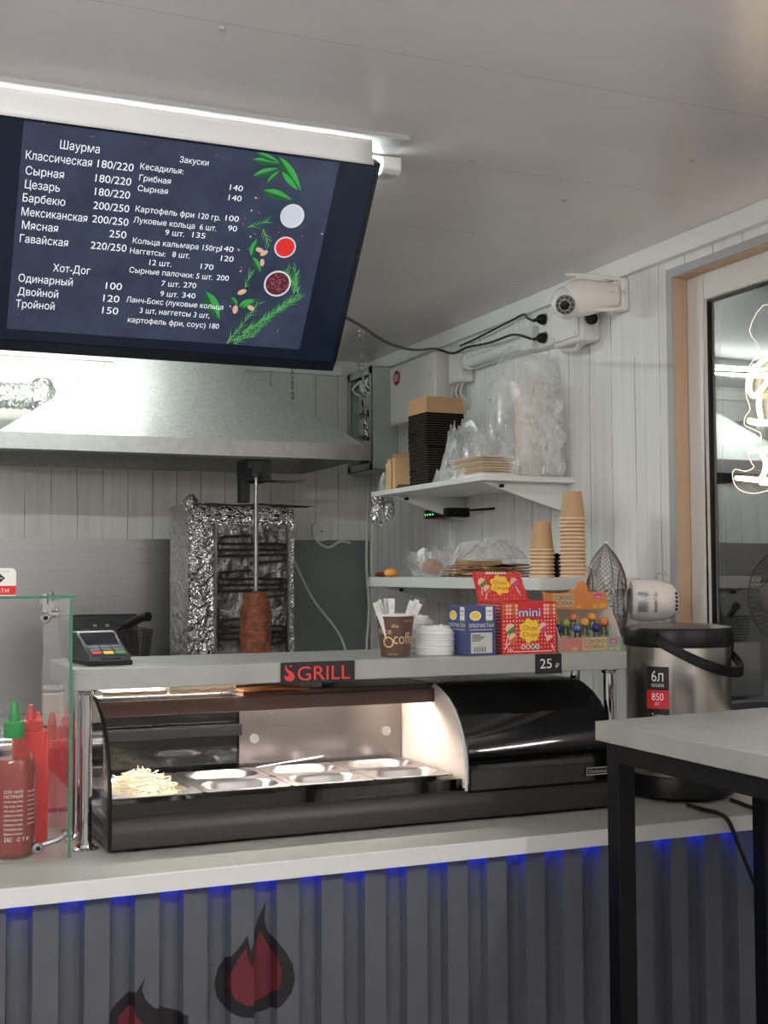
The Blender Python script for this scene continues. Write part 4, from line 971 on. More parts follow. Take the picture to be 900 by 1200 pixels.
# folded kraft box beside
kb = thing('kraft_box', 'small folded kraft box at the far end of the upper wall shelf', 'box', (1.840, 4.16, ZT), -.12)
MB().poly([(-.045, 0), (-.030, .018), (.030, .018), (.045, 0), (.045, .115), (-.045, .115)], (0, -.03, 0), X, Z, thick=-.03).box((-.045, 0, .0), (.045, .035, .115)).build('body', M['kraft_light'], kb, bev=.002, smooth=False)
MB().poly([(-.045, .112), (.045, .112), (.040, .137), (-.038, .132)], (0, -.028, 0), X, Z, thick=.002).box((-.052, -.03, .002), (-.047, .03, .10)).build('flap', M['kraft_light'], kb)
q = MB()
for z in (.045, .075, .09): q.box((-.044, -.0308, z), (.044, -.0300, z+.0018))
q.build('crease', M['print_brown'], kb)
M['film'] = film('clear_film', .30, (.95, .96, .96, 1), 14); M['film_thick'] = film('cloudy_film', .38, (.96, .97, .97, 1), 9); M['film_tall'] = film('clear_tall_film', .26, (.96, .97, .97, 1), 7)
def folds(a, sd, f=2.2): return 1-2*abs(noise.noise(Vector((math.cos(a)*f+sd*3.1, math.sin(a)*f+sd*1.7, sd))))
def crumple(mb, c, rx, ry, h, sd, tip=(0, 0), nu=84, nv=18):
    """gathered film: pleated tent with a ragged hem"""
    c = Vector(c)
    def fn(u, v):
        a = 2*PI*u; f = folds(a, sd); f2 = folds(a, sd+9, 5.)
        r = v**.8*(1+.30*noise.noise(Vector((math.cos(a)*1.6, math.sin(a)*1.6, sd*2.3)))+.10*f*v)
        z = h*(1-v**1.25)*(.72+.34*f*min(1, v*3)+.16*f2*v)+h*.25*abs(noise.noise(Vector((math.cos(a)*4, math.sin(a)*4, v*5+sd))))*v*(1-v)*4
        return c+Vector((rx*r*math.cos(a)+tip[0]*(1-v)**2, ry*r*math.sin(a)+tip[1]*(1-v)**2, max(.0012-c.z*0, z)))
    mb.grid(fn, nu, nv); return mb
def openbag(mb, c, rx, ry, h, sd, nu=96, nv=14):
    """open bag: pleated flaring wall with a ragged mouth"""
    c = Vector(c)
    def fn(u, v):
        a = 2*PI*u; f = folds(a, sd, 1.8); f2 = folds(a, sd+5, 4.5)
        r = (.70+.32*v**.7)*(1+.10*f*v+.06*f2*v); z = .0012+h*v*(.72+.42*noise.noise(Vector((math.cos(a)*1.7, math.sin(a)*1.7, sd)))+.18*f)
        return c+Vector((rx*r*math.cos(a), ry*r*math.sin(a), max(.0012, z)))
    mb.grid(fn, nu, nv); return mb
def filmbag(name, l, loc, shapes, m, cat='bag'):
    r = thing(name, l, cat, loc); mb = MB()
    for k, *q in shapes: (crumple if k == 'c' else openbag)(mb, *q)
    mb.build('film', m, r); return r
filmbag('film_scrap', 'small crumpled piece of clear film in the corner end of the upper wall shelf', (1.805, 4.235, ZT), [('c', (0, 0, 0), .024, .026, .085, 3)], M['film_thick'], 'film')
# pack of paper trays in a clear bag at the front corner
pk = thing('tray_pack', 'low pack of pale paper trays at the front corner of the upper wall shelf', 'tray pack', (1.868, 3.50, ZT))
for k in range(7):
    MB().box((-.085, -.085, .006+k*.0085), (.03, .12, .0095+k*.0085)).box((-.089, -.089, .0095+k*.0085), (.034, .124, .0115+k*.0085)).build('tray', M['print_tan'] if k % 2 else mat('pale_tray', (222, 206, 192), .6), pk)
MB().box((-.092, -.092, .0012), (.038, .128, .006)).build('tray', M['paper'], pk)
filmbag('clear_bag', 'crumpled clear bag drawn over the low tray pack and touching the black stack', (1.812, 3.62, ZT), [('c', (.01, .13, 0), .038, .085, .055, 8, (-.02, .02)), ('c', (.025, .0, 0), .068, .12, .215, 15, (-.012, .06)), ('c', (.03, -.06, 0), .06, .09, .13, 19, (.0, -.02)), ('c', (.055, -.05, .062), .05, .09, .03, 22)], M['film_thick'])
# tall bag of cup sleeves
cs = thing('cup_sleeve', 'pale pinkish paper cups packed inside the tall clear bag', 'cups', (1.985, 3.475, ZT))
MB().lathe([(.036, .002), (.046, .10), (.038, .102), (.047, .17), (.04, .172), (.048, .25), (.042, .252), (.048, .31), (0, .31)], n=26).build('stack', mat('pinkish_card', (228, 210, 198), .6), cs)
tb = thing('tall_bag', 'tall clear plastic bag of paper cups standing on the upper wall shelf', 'bag', (1.973, 3.475, ZT))
def tallbag(u, v):
    a = 2*PI*u; z = .0012+.395*v; w = (1-.32*v**1.6)
    rx, ry = .134*w*(1-.35*max(0, v-.8)/.2*.6), .105*w
    rr = 1+.10*(1-2*abs(noise.noise(Vector((math.cos(a)*2.2, math.sin(a)*2.2, z*3.5)))))*(.4+v)+.05*noise.noise(Vector((math.cos(a)*6, math.sin(a)*6, z*14)))
    zz = z+.02*math.sin(a*2+1)*v
    return Vector((min(.1255, rx*rr*math.cos(a)+.0), ry*rr*math.sin(a), max(.0012, zz)))
b = MB().grid(tallbag, 64, 46); b.build('film', M['film_tall'], tb)
fl = MB()
for k in range(3):
    fl.grid(lambda u, v, k=k: Vector((-.085+.05*k+.03*noise.noise(Vector((u*3, v*5, k*9)))+.05*u, -.115+.012*noise.noise(Vector((u*5, v*6, k*4+2))), .004+.34*v*(1-.15*k))), 10, 30)
fl.build('loose_fold', M['film_thick'], tb)

# lower wall shelf
ZL = 1.434
def cup_mesh(r0, r1, h, n=28): # upside-down kraft cup, rim at the bottom
    m = MB().lathe([(r1-.0012, .0005), (r1+.0022, .001), (r1+.003, .0035), (r1+.0018, .0055), (r1, .006), (r0, h), (r0-.003, h), (r0-.003, h-.004), (0, h-.004)], n=n, caps=False); return m
ck = mat('kraft_cup', (192, 154, 114), .6, var=.03, vs=20)
def cupstack(x, y, n, r0, r1, h, pitch, lab, toplab, grp):
    r = thing('paper_cup', lab, 'cup', (x, y, ZL), group=grp); cup_mesh(r0, r1, h).build('cup_wall', ck, r)
    rm = MB().lathe([(r1+.0014, .0006), (r1+.0038, .0012), (r1+.0046, .0030), (r1+.0032, .0046), (r1+.0006, .0060)], n=28, caps=False).build('rolled_rim', mat('kraft_rim', (240, 216, 184), .5), r)
    for k in range(1, n): dup(r, (x+random.uniform(-.0008, .0008), y+random.uniform(-.0008, .0008), ZL+k*pitch), random.uniform(0, 3))
    dup(r, (x, y, ZL+n*pitch), 0, toplab, grp+', top cup')
cupstack(1.868, 3.20, 7, .0255, .0345, .086, .0112, 'kraft paper cup in the shorter upside-down stack', 'topmost cup of the shorter kraft cup stack', 'shorter kraft cup stack')
cupstack(1.925, 3.12, 15, .027, .0365, .082, .0112, 'kraft paper cup in the taller upside-down stack', 'topmost cup of the taller kraft cup stack', 'taller kraft cup stack')
bg = filmbag('clear_bag', 'open clear bag with a brown roll inside on the lower wall shelf', (1.850, 3.93, ZL), [('o', (0, 0, 0), .068, .155, .115, 4)], M['film_thick'])
rl = thing('bread_roll', 'brown roll showing through the open clear bag', 'bread roll', (1.85, 3.92, ZL)); MB().ell((0, 0, .035), (.03, .055, .028), 18, 12, amp=.1, seed=2, flatb=.0015).build('crust', mat('crust', (164, 104, 64), .6, var=.15), rl)
wlid = thing('card_sheet', 'white card lid leaning behind the paper bags on the lower wall shelf', 'lid', (1.965, 3.78, ZL), .1)
MB().poly(smoothpoly([(-.075, .05), (.075, .05), (.07, .10), (.045, .125), (-.03, .118), (-.06, .095)], 3), (0, .03, 0), X, Vector((0, .3, 1)), thick=.003).build('lid_sheet', M['paper'], wlid)
MB().box((-.07, -.03, .0), (.07, .05, .055)).build('kraft_body', M['kraft'], wlid, bev=.002)
pb = thing('paper_bag_pile', 'flattened pile of creased kraft bags at the edge of the lower wall shelf', 'paper bags', (1.865, 3.52, ZL))
for k in range(5):
    random.seed(40+k); a = random.uniform(-.1, .1)
    MB().grid(lambda u, v, k=k: Vector(((u-.5)*.19+.01*noise.noise(Vector((v*4, k, 0))), (v-.5)*(.34-.02*k), .004+.0085*k+.010*abs(noise.noise(Vector((u*4, v*7, k*5))))-.004*abs(u-.5))), 14, 26).build('paper_bag', M['kraft'] if k % 2 else mat('kraft_dark', (142, 108, 80), .7, var=.1, vs=20), pb, solid=.002)
filmbag('film_wrap', 'loose clear wrap lying on top of the kraft bags', (1.90, 3.56, ZL+.057), [('c', (0, 0, 0), .07, .14, .075, 51, (.0, -.04))], M['film_thick'], 'film')
ft = thing('orange_fruit', 'small orange and red fruit at the corner end of the lower wall shelf', 'fruit', (1.80, 4.19, ZL))
MB().ell((.0, -.02, .016), (.025, .026, .016), 18, 12).build('orange_half', mat('orange_skin', (232, 158, 60), .5), ft); MB().ell((-.018, .03, .009), (.022, .022, .009), 14, 10).build('red_half', mat('dark_red_skin', (140, 40, 34), .5), ft)
dj = thing('dark_jar', 'dark jar wedged between the two kraft cup stacks', 'jar', (1.935, 3.215, ZL)); MB().lathe([(.02, 0), (.022, .004), (.022, .05), (.016, .056), (.018, .06), (.018, .072), (0, .072)]).build('body', M['black'], dj)

# ------------------------------------------------------------------ things on the raised shelf
ZR = UZ1
# card terminal
po = thing('card_terminal', 'black card terminal with coloured keys standing on the raised shelf', 'card terminal', (.476, 2.66, ZR), .10)
MB().poly([(-.085, 0), (-.085, .018), (-.080, .022), (-.028, .040), (.024, .064), (.050, .066), (.082, .052), (.085, 0)], (-.044, 0, 0), Y, Z, thick=-.088).build('housing', mat('terminal_grey', (58, 60, 64), .4), po, bev=.004)
MB().poly([(-.086, 0), (-.086, .010), (.084, .010), (.084, 0)], (-.0465, 0, 0), Y, Z, thick=-.093).build('base', M['black'], po, bev=.002)
MB().poly([(-.034, .004), (.034, .004), (.038, .054), (-.038, .054)], (0, -.028, .0412), X, Vector((0, .052, .024)).normalized(), thick=.003).build('display', mat('terminal_display', (20, 24, 36), .2), po, bev=.001)
kv = Vector((0, .052, .018)).normalized()
for j in range(3):
    for i in range(3):
        m_ = mat('key_grey', (98, 100, 106), .5) if j else (M['red_flat'], M['print_yellow'], M['print_green'])[i]
        MB().poly([(-.0105, -.0065), (.0105, -.0065), (.0105, .0065), (-.0105, .0065)], Vector((-.025+.025*i, -.080, .0238))+kv*(.009+.0165*j), X, kv, thick=.003).build('key', m_, po, bev=.0008)
MB().box((-.02, -.0865, .012), (.02, -.0845, .016)).build('card_slot', M['black_gloss'], po)
# coffee cup with wrapped stirrers
cc = thing('coffee_cup', 'brown printed paper cup holding wrapped stirrers on the raised shelf', 'cup', (1.117, 2.565, ZR))
CH, CR0, CR1 = .092, .0325, .0425
MB().lathe([(CR0-.002, .003), (CR0, 0), (CR0, .002), (CR1, CH), (CR1-.002, CH), (CR0-.002, .004), (0, .004)], n=36, caps=False).build('cup_wall', mat('cup_brown', (92, 66, 54), .5), cc)
MB().lathe([(CR1-.002, CH-.002), (CR1+.0015, CH-.001), (CR1+.0028, CH+.0016), (CR1+.0010, CH+.004), (CR1-.002, CH+.002)], n=36, caps=False).build('white_rim', M['paper'], cc)
def on_cup(mb, st, a0, z, h, m=0, sc=1.):
    vs, fs = text2d(st); s_ = h/.73
    out = []
    for x, y in vs:
        zz = z+y*s_; r_ = CR0+(CR1-CR0)*zz/CH+.0006; a = a0+x*s_*sc/r_; out.append((r_*math.sin(a), -r_*math.cos(a), zz))
    mb.add(out, fs, m)
pr_ = MB(); on_cup(pr_, 'coffee', -.55, .030, .027, sc=.75); on_cup(pr_, 'the', -.62, .066, .009); on_cup(pr_, 'Nice', -1.55, .052, .014); on_cup(pr_, 'O', -1.25, .022, .026); on_cup(pr_, 'hot drink', .1, .079, .005); on_cup(pr_, 'take away', -.9, .006, .004)
pr_.build('cup_print', mat('cup_tan_print', (226, 192, 146), .5), cc, smooth=False)
random.seed(5); st0 = None
for k in range(13):
    side = k >= 10
    a = random.uniform(-.34, .34)+(.42 if side else -.22); b_ = random.uniform(-.22, .22)
    l = 'white paper-wrapped stirrer leaning in the brown cup'
    p = (1.117+(.018 if side else -.014)+random.uniform(-.010, .010), 2.565+random.uniform(-.018, .018), ZR+.008)
    if st0 is None:
        st0 = thing('wrapped_stirrer', l, 'stirrer', p, group='wrapped stirrers in the brown cup')
        MB().box((-.0058, -.0008, 0), (.0058, .0008, .122)).build('paper_sleeve', M['paper'], st0); q = MB()
        for j in range(3): q.box((-.003, -.00095, .100+.005*j), (.003, -.0008, .1022+.005*j))
        q.build('sleeve_print', M['print_grey'], st0); r = st0
    else: r = dup(st0, p)
    r.rotation_euler = (b_*.5, a*.75, random.uniform(-.5, .5))
# lids
def lidstack(x, y, n, l, grp):
    r = thing('cup_lid', l, 'lid', (x, y, ZR), group=grp)
    MB().lathe([(.0435, .0005), (.0448, .002), (.0448, .005), (.043, .0065), (.0425, .009), (.0425, .010), (.036, .0135), (.0355, .018), (.033, .0205), (.026, .0205), (.0245, .0185), (0, .0185)], n=32, caps=False).build('cover', mat('lid_white', (238, 238, 236), .35), r)
    MB().box((-.004, -.031, .0195), (.004, -.026, .0245)).build('sip_nub', bpy.data.materials['lid_white'], r, bev=.001)
    for k in range(1, n): dup(r, (x+random.uniform(-.0006, .0006), y+random.uniform(-.0006, .0006), ZR+k*.0065))
    return r
lidstack(1.226, 2.586, 8, 'white cup lid in the lid stack next to the toothpick box', 'front stack of white lids')
lidstack(1.222, 2.692, 11, 'white cup lid in the rear lid stack behind the brown cup', 'rear stack of white lids')
# toothpick box
tp_ = thing('toothpick_box', 'dark blue cardboard toothpick box on the raised shelf', 'box', (1.300, 2.548, ZR))
bw, bd, bh = .0365, .048, .112
MB().box((-bw, -bd, 0), (bw, bd, bh)).build('carton', mat('tooth_blue', (66, 72, 122), .5), tp_, bev=.0008)
q = MB(); e = .0005
for fr_, P0, u_, w_ in ((1, Vector((-bw, -bd-e, 0)), X, 2*bw), (0, Vector((-bw-e, bd, 0)), -Y, 2*bd)):
    q.text('ЗУБОЧИСТКИ', P0+u_*w_/2+Z*.064, u_, Z, h=.0085, w=w_*.86, m=0, al='C')
    q.poly([(w_*.1, .058), (w_*.9, .058), (w_*.9, .0592), (w_*.1, .0592)], P0, u_, Z, m=0)
    q.poly([(w_*.30+w_*.2*math.cos(a), .090+.011*math.sin(a)) for a in [2*PI*j/20 for j in range(20)]], P0, u_, Z, m=0)
    q.poly([(w_*.30+w_*.17*math.cos(a), .090+.0085*math.sin(a)) for a in [2*PI*j/20 for j in range(20)]], P0-u_.cross(Z)*-.0002, u_, Z, m=1)
    q.poly([(w_*.66, .078), (w_*.90, .078), (w_*.90, .110), (w_*.66, .110)], P0, u_, Z, m=0)
    q.text('1000', P0+u_*w_*.78+Z*.098+u_.cross(Z)*.0003, u_, Z, h=.005, w=w_*.18, m=3, al='C'); q.text('штук', P0+u_*w_*.78+Z*.090+u_.cross(Z)*.0003, u_, Z, h=.004, w=w_*.16, m=3, al='C')
    q.poly([(w_*.66, .0755), (w_*.90, .0755), (w_*.90, .080), (w_*.66, .080)], P0+u_.cross(Z)*.0002, u_, Z, m=4)
q.poly([(.010, .006), (.064, .006), (.064, .052), (.010, .052)], (-bw, -bd-e, 0), X, Z, m=2)
for j in range(4): q.poly([(.013, .033+j*.0042), (.034+.006*(j % 3), .033+j*.0042), (.034+.006*(j % 3), .035+j*.0042), (.013, .035+j*.0042)], (-bw, -bd-e-.0003, 0), X, Z, m=3)
for j in range(14):
    x = .018+j*.0022; q.poly([(x, .009), (x+.0006+.0009*(j*7 % 3 == 0), .009), (x+.0006+.0009*(j*7 % 3 == 0), .020), (x, .020)], (-bw, -bd-e-.0003, 0), X, Z, m=3)
q.build('carton_print', [M['print_white'], M['print_yellow'], M['print_grey'], M['print_black'], M['print_green']], tp_, smooth=False)
# red lollipop display box
cb = thing('lollipop_box', 'red and white checked lollipop box with raised lid', 'box', (1.434, 2.576, ZR))
bw, bd, bh = .0725, .058, .120
MB().box((-bw, -bd, 0), (bw, bd, bh)).build('carton', mat('lolly_red', (214, 34, 38), .45), cb, bev=.0008)
LM = [M['print_white'], M['print_yellow'], M['red_flat'], M['print_green'], M['print_magenta'], M['print_orange'], M['print_blue'], mat('print_peach', (246, 196, 170), .5), mat('print_deep_blue', (70, 96, 160), .5)]
def flower(q, P0, u_, v_, cx, cy, r, nx=1.0):
    nn = u_.cross(v_).normalized()
    pts = [((1+.10*math.cos(7*a))*r*math.cos(a)*nx+cx, (1+.10*math.cos(7*a))*r*math.sin(a)+cy) for a in [2*PI*j/84 for j in range(84)]]
    q.poly(pts, P0+nn*.0006, u_, v_, m=1)
    q.text('Chupa', P0+nn*.0009+u_*cx+v_*(cy+r*.05), u_, v_, h=r*.42, w=r*1.45*nx, m=2, al='C'); q.text('Chups', P0+nn*.0009+u_*cx+v_*(cy-r*.52), u_, v_, h=r*.42, w=r*1.45*nx, m=2, al='C')
def lolly2(q, P0, u_, v_, x, y, r, dx, dy, m):
    nn = u_.cross(v_).normalized(); d = Vector((dx, dy)).normalized(); n_ = Vector((-d.y, d.x))*.0011
    q.poly([(x+n_.x, y+n_.y), (x+dx+n_.x, y+dy+n_.y), (x+dx-n_.x, y+dy-n_.y), (x-n_.x, y-n_.y)], P0+nn*.0005, u_, v_, m=0)
    q.poly([(x+r*math.cos(a), y+r*math.sin(a)) for a in [2*PI*j/18 for j in range(18)]], P0+nn*.0007, u_, v_, m=m)
    q.poly([(x+r*math.cos(a), y+r*math.sin(a)) for a in [.6+PI*j/9 for j in range(10)]], P0+nn*.0009, u_, v_, m=7)
q = MB(); P0 = Vector((-bw, -bd-.0004, 0)); 
for i in range(17):
    for j in range(13):
        x, z = .006+i*.0083, .006+j*.0087
        s_ = .0012+.0011*(j/13)+(.0012 if z > .085 else 0)
        if z > .082 and .040 < x < .108: continue
        if .026 < z < .082 and .05 < x < .10 and math.hypot(x-.073, z-.052) < .026: continue
        q.poly([(x-s_, z-s_), (x+s_, z-s_), (x+s_, z+s_), (x-s_, z+s_)], P0, X, Z, m=7 if j < 9 or i % 3 else 5)
[q.text('mini', P0+Vector((.0735+a_, -.0005-.00003*k_, .0858+b_)), X, Z, h=.021, w=.058, m=8, al='C') for k_, (a_, b_) in enumerate(((.0016, -.0016), (-.0012, -.0016), (.0016, .0010), (-.0012, .001)))]; q.text('mini', P0+Vector((.0735, -.0009, .0862)), X, Z, h=.020, w=.056, m=0, al='C')
flower(q, P0, X, Z, .074, .053, .0265)
lolly2(q, P0, X, Z, .022, .058, .0125, -.012, -.038, 3); lolly2(q, P0, X, Z, .029, .037, .011, -.022, -.026, 5); lolly2(q, P0, X, Z, .109, .060, .0115, .014, -.035, 4); lolly2(q, P0, X, Z, .127, .032, .010, .010, -.026, 2)
for k, m_ in enumerate((5, 4, 3, 6)): q.poly([(.056+k*.0125+.0058*math.cos(a), .016+.0058*math.sin(a)) for a in [2*PI*j/14 for j in range(14)]], P0+Vector((0, -.0004, 0)), X, Z, m=0); q.poly([(.056+k*.0125+.004*math.cos(a), .016+.004*math.sin(a)) for a in [2*PI*j/12 for j in range(12)]], P0+Vector((0, -.0007, 0)), X, Z, m=m_)
q.text('bb', P0+Vector((.016, -.0005, .005)), X, Z, h=.010, m=0); q.poly([(.03, .0045), (.132, .0045), (.132, .006), (.03, .006)], P0+Vector((0, -.0005, 0)), X, Z, m=0)
q.build('carton_print', LM, cb, smooth=False)
q = MB()
for j in range(15): q.poly([(.004, .005+j*.0075), (.112, .005+j*.0075), (.112, .0075+j*.0075), (.004, .0075+j*.0075)], (-bw-.0005, bd, 0), -Y, Z, m=0)
q.build('side_print', [M['print_grey']], cb, smooth=False)
LU = Vector((-.10, .10, 1)).normalized(); LP = Vector((-.072, bd-.002, bh-.002)); NL = X.cross(LU).normalized()
lid = MB().poly([(0, 0), (.138, 0), (.120, .072), (-.006, .072)], LP, X, LU, thick=.0012).build('raised_lid', bpy.data.materials['lolly_red'], cb, smooth=False)
q = MB(); LPP = LP+NL*.0004
for i in range(14):
    for j in range(8):
        x, z = .008+i*.0090, .006+j*.0088
        if math.hypot((x-.062)/1.2, z-.042) < .026: continue
        q.poly([(x-.0026, z-.0026), (x+.0026, z-.0026), (x+.0026, z+.0026), (x-.0026, z+.0026)], LPP, X, LU, m=5 if (i+j) % 3 else 4)
flower(q, LPP, X, LU, .064, .040, .0225, 1.15); lolly2(q, LPP, X, LU, .016, .046, .011, -.004, -.03, 3); lolly2(q, LPP, X, LU, .028, .030, .0105, -.008, -.024, 5); lolly2(q, LPP, X, LU, .103, .046, .011, .012, -.03, 4)
for j in range(7): q.poly([(.030+j*.008, .066), (.036+j*.008, .066), (.036+j*.008, .0712), (.030+j*.008, .0712)], LPP, X, LU, m=0)
q.build('lid_print', LM, lid, smooth=False)
# candy display tray
sd_ = thing('candy_tray', 'orange-topped open candy display with lollipops at the shelf end', 'display box', (1.598, 2.575, ZR))
bw, bd = .0845, .060
WC = mat('pale_card', (214, 210, 196), .6)
MB().box((-bw, -bd, 0), (bw, -bd+.002, .034)).build('front_lip', M['print_sage'], sd_)
q = MB(); q.box((-bw, -bd+.002, 0), (bw, bd, .002)); q.box((-bw, bd-.002, .002), (bw, bd, .118))
for s_ in (-1, 1): q.poly([(-bd+.002, 0), (bd, 0), (bd, .118), (.01, .112), (-.02, .10), (-bd+.002, .034)], (s_*bw-(.002 if s_ > 0 else 0), 0, 0), Y, Z, thick=-.002)
q.build('tray_walls', WC, sd_, smooth=False)
hdp = [(-.080, 0), (.084, 0), (.080, .040), (.030, .042), (.026, .058), (.014, .068), (.0, .064), (-.008, .050), (-.03, .040), (-.086, .040)]
HP = Vector((0, -.005, .098)); hdo = MB().poly(hdp, HP, X, Z, thick=.002)
hdo.poly([(-.080, 0), (-.086, .040), (-.098, .046), (-.090, .004)], HP+Vector((0, .001, 0)), X, Z, thick=.002).build('header_card', mat('header_orange', (214, 132, 66), .5), sd_, smooth=False)
HB = MB().box((-.02, -.003, .100), (.02, bd-.002, .103)).build('header_brace', WC, sd_)
q = MB()
def plant(P0, x, z, s_, m):
    for a in (-.75, 0, .75): q.poly([(x+math.sin(a)*s_*.15, z), (x+math.sin(a-.25)*s_*.75, z+math.cos(a-.25)*s_*.7), (x+math.sin(a)*s_, z+math.cos(a)*s_*1.1), (x+math.sin(a+.25)*s_*.75, z+math.cos(a+.25)*s_*.7)], P0, X, Z, m=m)
H2 = HP+Vector((0, -.0005, 0))
def lettered(P0, x, z, w_, h_):
    q.poly([(x-.003, z-.003), (x+w_+.003, z-.003), (x+w_+.003, z+h_*2.35+.003), (x-.003, z+h_*2.35+.003)], P0, X, Z, m=0)
    q.text('СОРОКО', P0+Vector((x+w_/2, -.0005, z+h_*1.25)), X, Z, h=h_, w=w_, m=1, al='C'); q.text('НОЖКА', P0+Vector((x+w_/2, -.0005, z)), X, Z, h=h_, w=w_*.9, m=1, al='C')
lettered(H2, -.066, .010, .052, .0105)
for x, s_ in ((-.072, .012), (.002, .009), (.048, .010), (.068, .014)): plant(H2, x, .002, s_, 2)
q.poly([(.044, .026), (.068, .026), (.066, .036), (.046, .036)], H2, X, Z, m=3); q.text('желе', H2+Vector((.056, -.0004, .028)), X, Z, h=.005, w=.018, m=4, al='C')
F0 = Vector((0, -bd-.0005, 0))
q.poly([(-.083, .001), (-.008, .001), (-.008, .033), (-.083, .033)], F0+Vector((0, .0002, 0)), X, Z, m=5)
lettered(F0, -.020, .007, .060, .0098)
for x, s_ in ((-.045, .012), (.056, .009), (.074, .010)): plant(F0+Vector((0, -.0003, 0)), x, .002, s_, 6)
q.poly([(.050, .020), (.074, .020), (.072, .029), (.052, .029)], F0+Vector((0, -.0003, 0)), X, Z, m=3); q.text('желе', F0+Vector((.062, -.0007, .0220)), X, Z, h=.0045, w=.017, m=4, al='C')
q.build('card_print', [M['print_tan'], mat('letter_dark', (60, 62, 36), .5), mat('leaf_yellow', (240, 190, 60), .5), M['print_magenta'], M['print_white'], M['print_salmon'], mat('leaf_pale', (206, 196, 130), .5)], sd_, smooth=False)
LC = [('blue', (40, 52, 120)), ('yellow', (222, 178, 70)), ('green and yellow', (150, 170, 80)), ('blue and white', (90, 100, 160)), ('salmon', (214, 128, 96)), ('ochre', (206, 150, 60)), ('deep blue', (30, 44, 110)), ('amber', (226, 160, 70)), ('orange', (216, 120, 60))]
WH = ['at the box wall nearest the red carton', 'second along the candy tray', 'front one of the first cluster', 'standing mid candy tray', 'in front of the blue and white one', 'rear one past the middle', 'third from the far wall of the tray', 'taller one near the far wall', 'at the far wall of the candy tray']
for k, (cn, c) in enumerate(LC):
    x = -.072+k*.0178; y = -.03+.024*((2*k) % 3); hgt = .052+.012*((k*5) % 3)
    r = thing('lollipop', cn+' wrapped lollipop '+WH[k], 'lollipop', (sd_.location[0]+x, sd_.location[1]+y, ZR+.002), k*.7)
    MB().cyl((0, 0, 0), (0, 0, hgt-.006), .0016, n=7).build('stick', M['paper'], r)
    MB().ell((0, 0, hgt), (.0115, .0115, .0110), 16, 10, amp=.08, seed=k).build('candy', mat('candy_'+cn.replace(' ', '_'), c, .25), r)
    MB().lathe([(.011, hgt-.006), (.0075, hgt-.011), (.009, hgt-.020), (.013, hgt-.030)], n=12, caps=False).build('wrapper', glass('wrapper_film', (.55, .62, .55, 1), 1.5, 1.3), r)
# ------------------------------------------------------------------ hot water pot
tp0 = thing('thermo_pot', 'tall steel hot water pot with a black lid and handle beside the window', 'water pot', (1.882, 2.566, CT))
PRd = .128
MB().lathe([(PRd-.004, .008), (PRd+.003, .012), (PRd+.005, .05), (PRd-.002, .062), (0, .062)], n=48).build('base_ring', M['black'], tp0)
for k in range(4): MB().cyl((.09*math.cos(k*PI/2+.7), .09*math.sin(k*PI/2+.7), 0), (.09*math.cos(k*PI/2+.7), .09*math.sin(k*PI/2+.7), .012), .012).build('foot', M['black'], tp0)
MB().lathe([(PRd-.003, .058), (PRd, .062), (PRd, .372), (PRd-.003, .374)], n=64, caps=False).build('body', M['pot_steel'], tp0)
MB().lathe([(PRd-.001, .366), (PRd+.004, .370), (PRd+.006, .408), (PRd+.003, .413), (.09, .417), (.05, .418), (0, .418)], n=56).build('lid', M['black'], tp0)
MB().lathe([(PRd+.002, .4135), (.10, .4185), (.098, .4192), (0, .4192)], n=48).build('lid_plate', mat('lid_plate_grey', (92, 82, 76), .3, .4), tp0)
al = math.atan2(-.50, .86)    # pivots on the two sides, handle hangs over the front right
hk = MB(); pts = []
for k in range(17):
    t = PI*k/16; rr_ = PRd+.014
    a = -2.618; d1 = Vector((math.cos(a), math.sin(a), 0)); d2 = Vector((-d1.y, d1.x, 0))
    pts.append(d1*(-math.cos(t))*(-rr_)+d2*rr_*1.06*math.sin(t)+Vector((0, 0, .392-.085*math.sin(t))))
V = []; F = []
for k, p in enumerate(pts):
    o_ = Vector((p.x, p.y, 0)).normalized()
    for a_, b_ in ((0, -.013), (.008, -.013), (.008, .013), (0, .013)): V.append(p+o_*a_+Z*b_)
for k in range(len(pts)-1):
    F += [(4*k+j, 4*k+(j+1) % 4, 4*k+4+(j+1) % 4, 4*k+4+j) for j in range(4)]
F += [(3, 2, 1, 0), tuple(4*(len(pts)-1)+j for j in range(4))]
hk.add(V, F).build('handle', M['black'], tp0, bev=.003)
q = MB()
for p in (pts[0], pts[-1]):
    o_ = Vector((p.x, p.y, 0)).normalized(); q.cyl(p-o_*.014, p+o_*.012, .014)
q.build('handle_pivot', M['black'], tp0)
sp_ = MB(); a = -.15; sd2 = Vector((math.cos(a), math.sin(a), 0)); tq = Vector((-sd2.y, sd2.x, 0))
sp_.box((PRd-.01, -.028, .338), (PRd+.026, .028, .40), rz=0); sp_.build('spout_housing', M['black'], tp0, bev=.006)
MB().box((PRd+.004, -.0295, .365), (PRd+.010, -.0275, .385)).build('switch', M['print_white'], tp0)
stv = []
st_ = MB()
def wrap(mb, a0, a1, z0, z1, m, off=.0006, n=8):
    r_ = PRd+off; mb.add([((r_)*math.sin(a0+(a1-a0)*i/n), -r_*math.cos(a0+(a1-a0)*i/n), z) for i in range(n+1) for z in (z0, z1)], [(2*i, 2*i+2, 2*i+3, 2*i+1) for i in range(n)], m)
A0, A1 = -1.24, -.80
wrap(st_, A0, A1, .185, .322, 0); wrap(st_, A0, A1, .222, .266, 1, .0009)
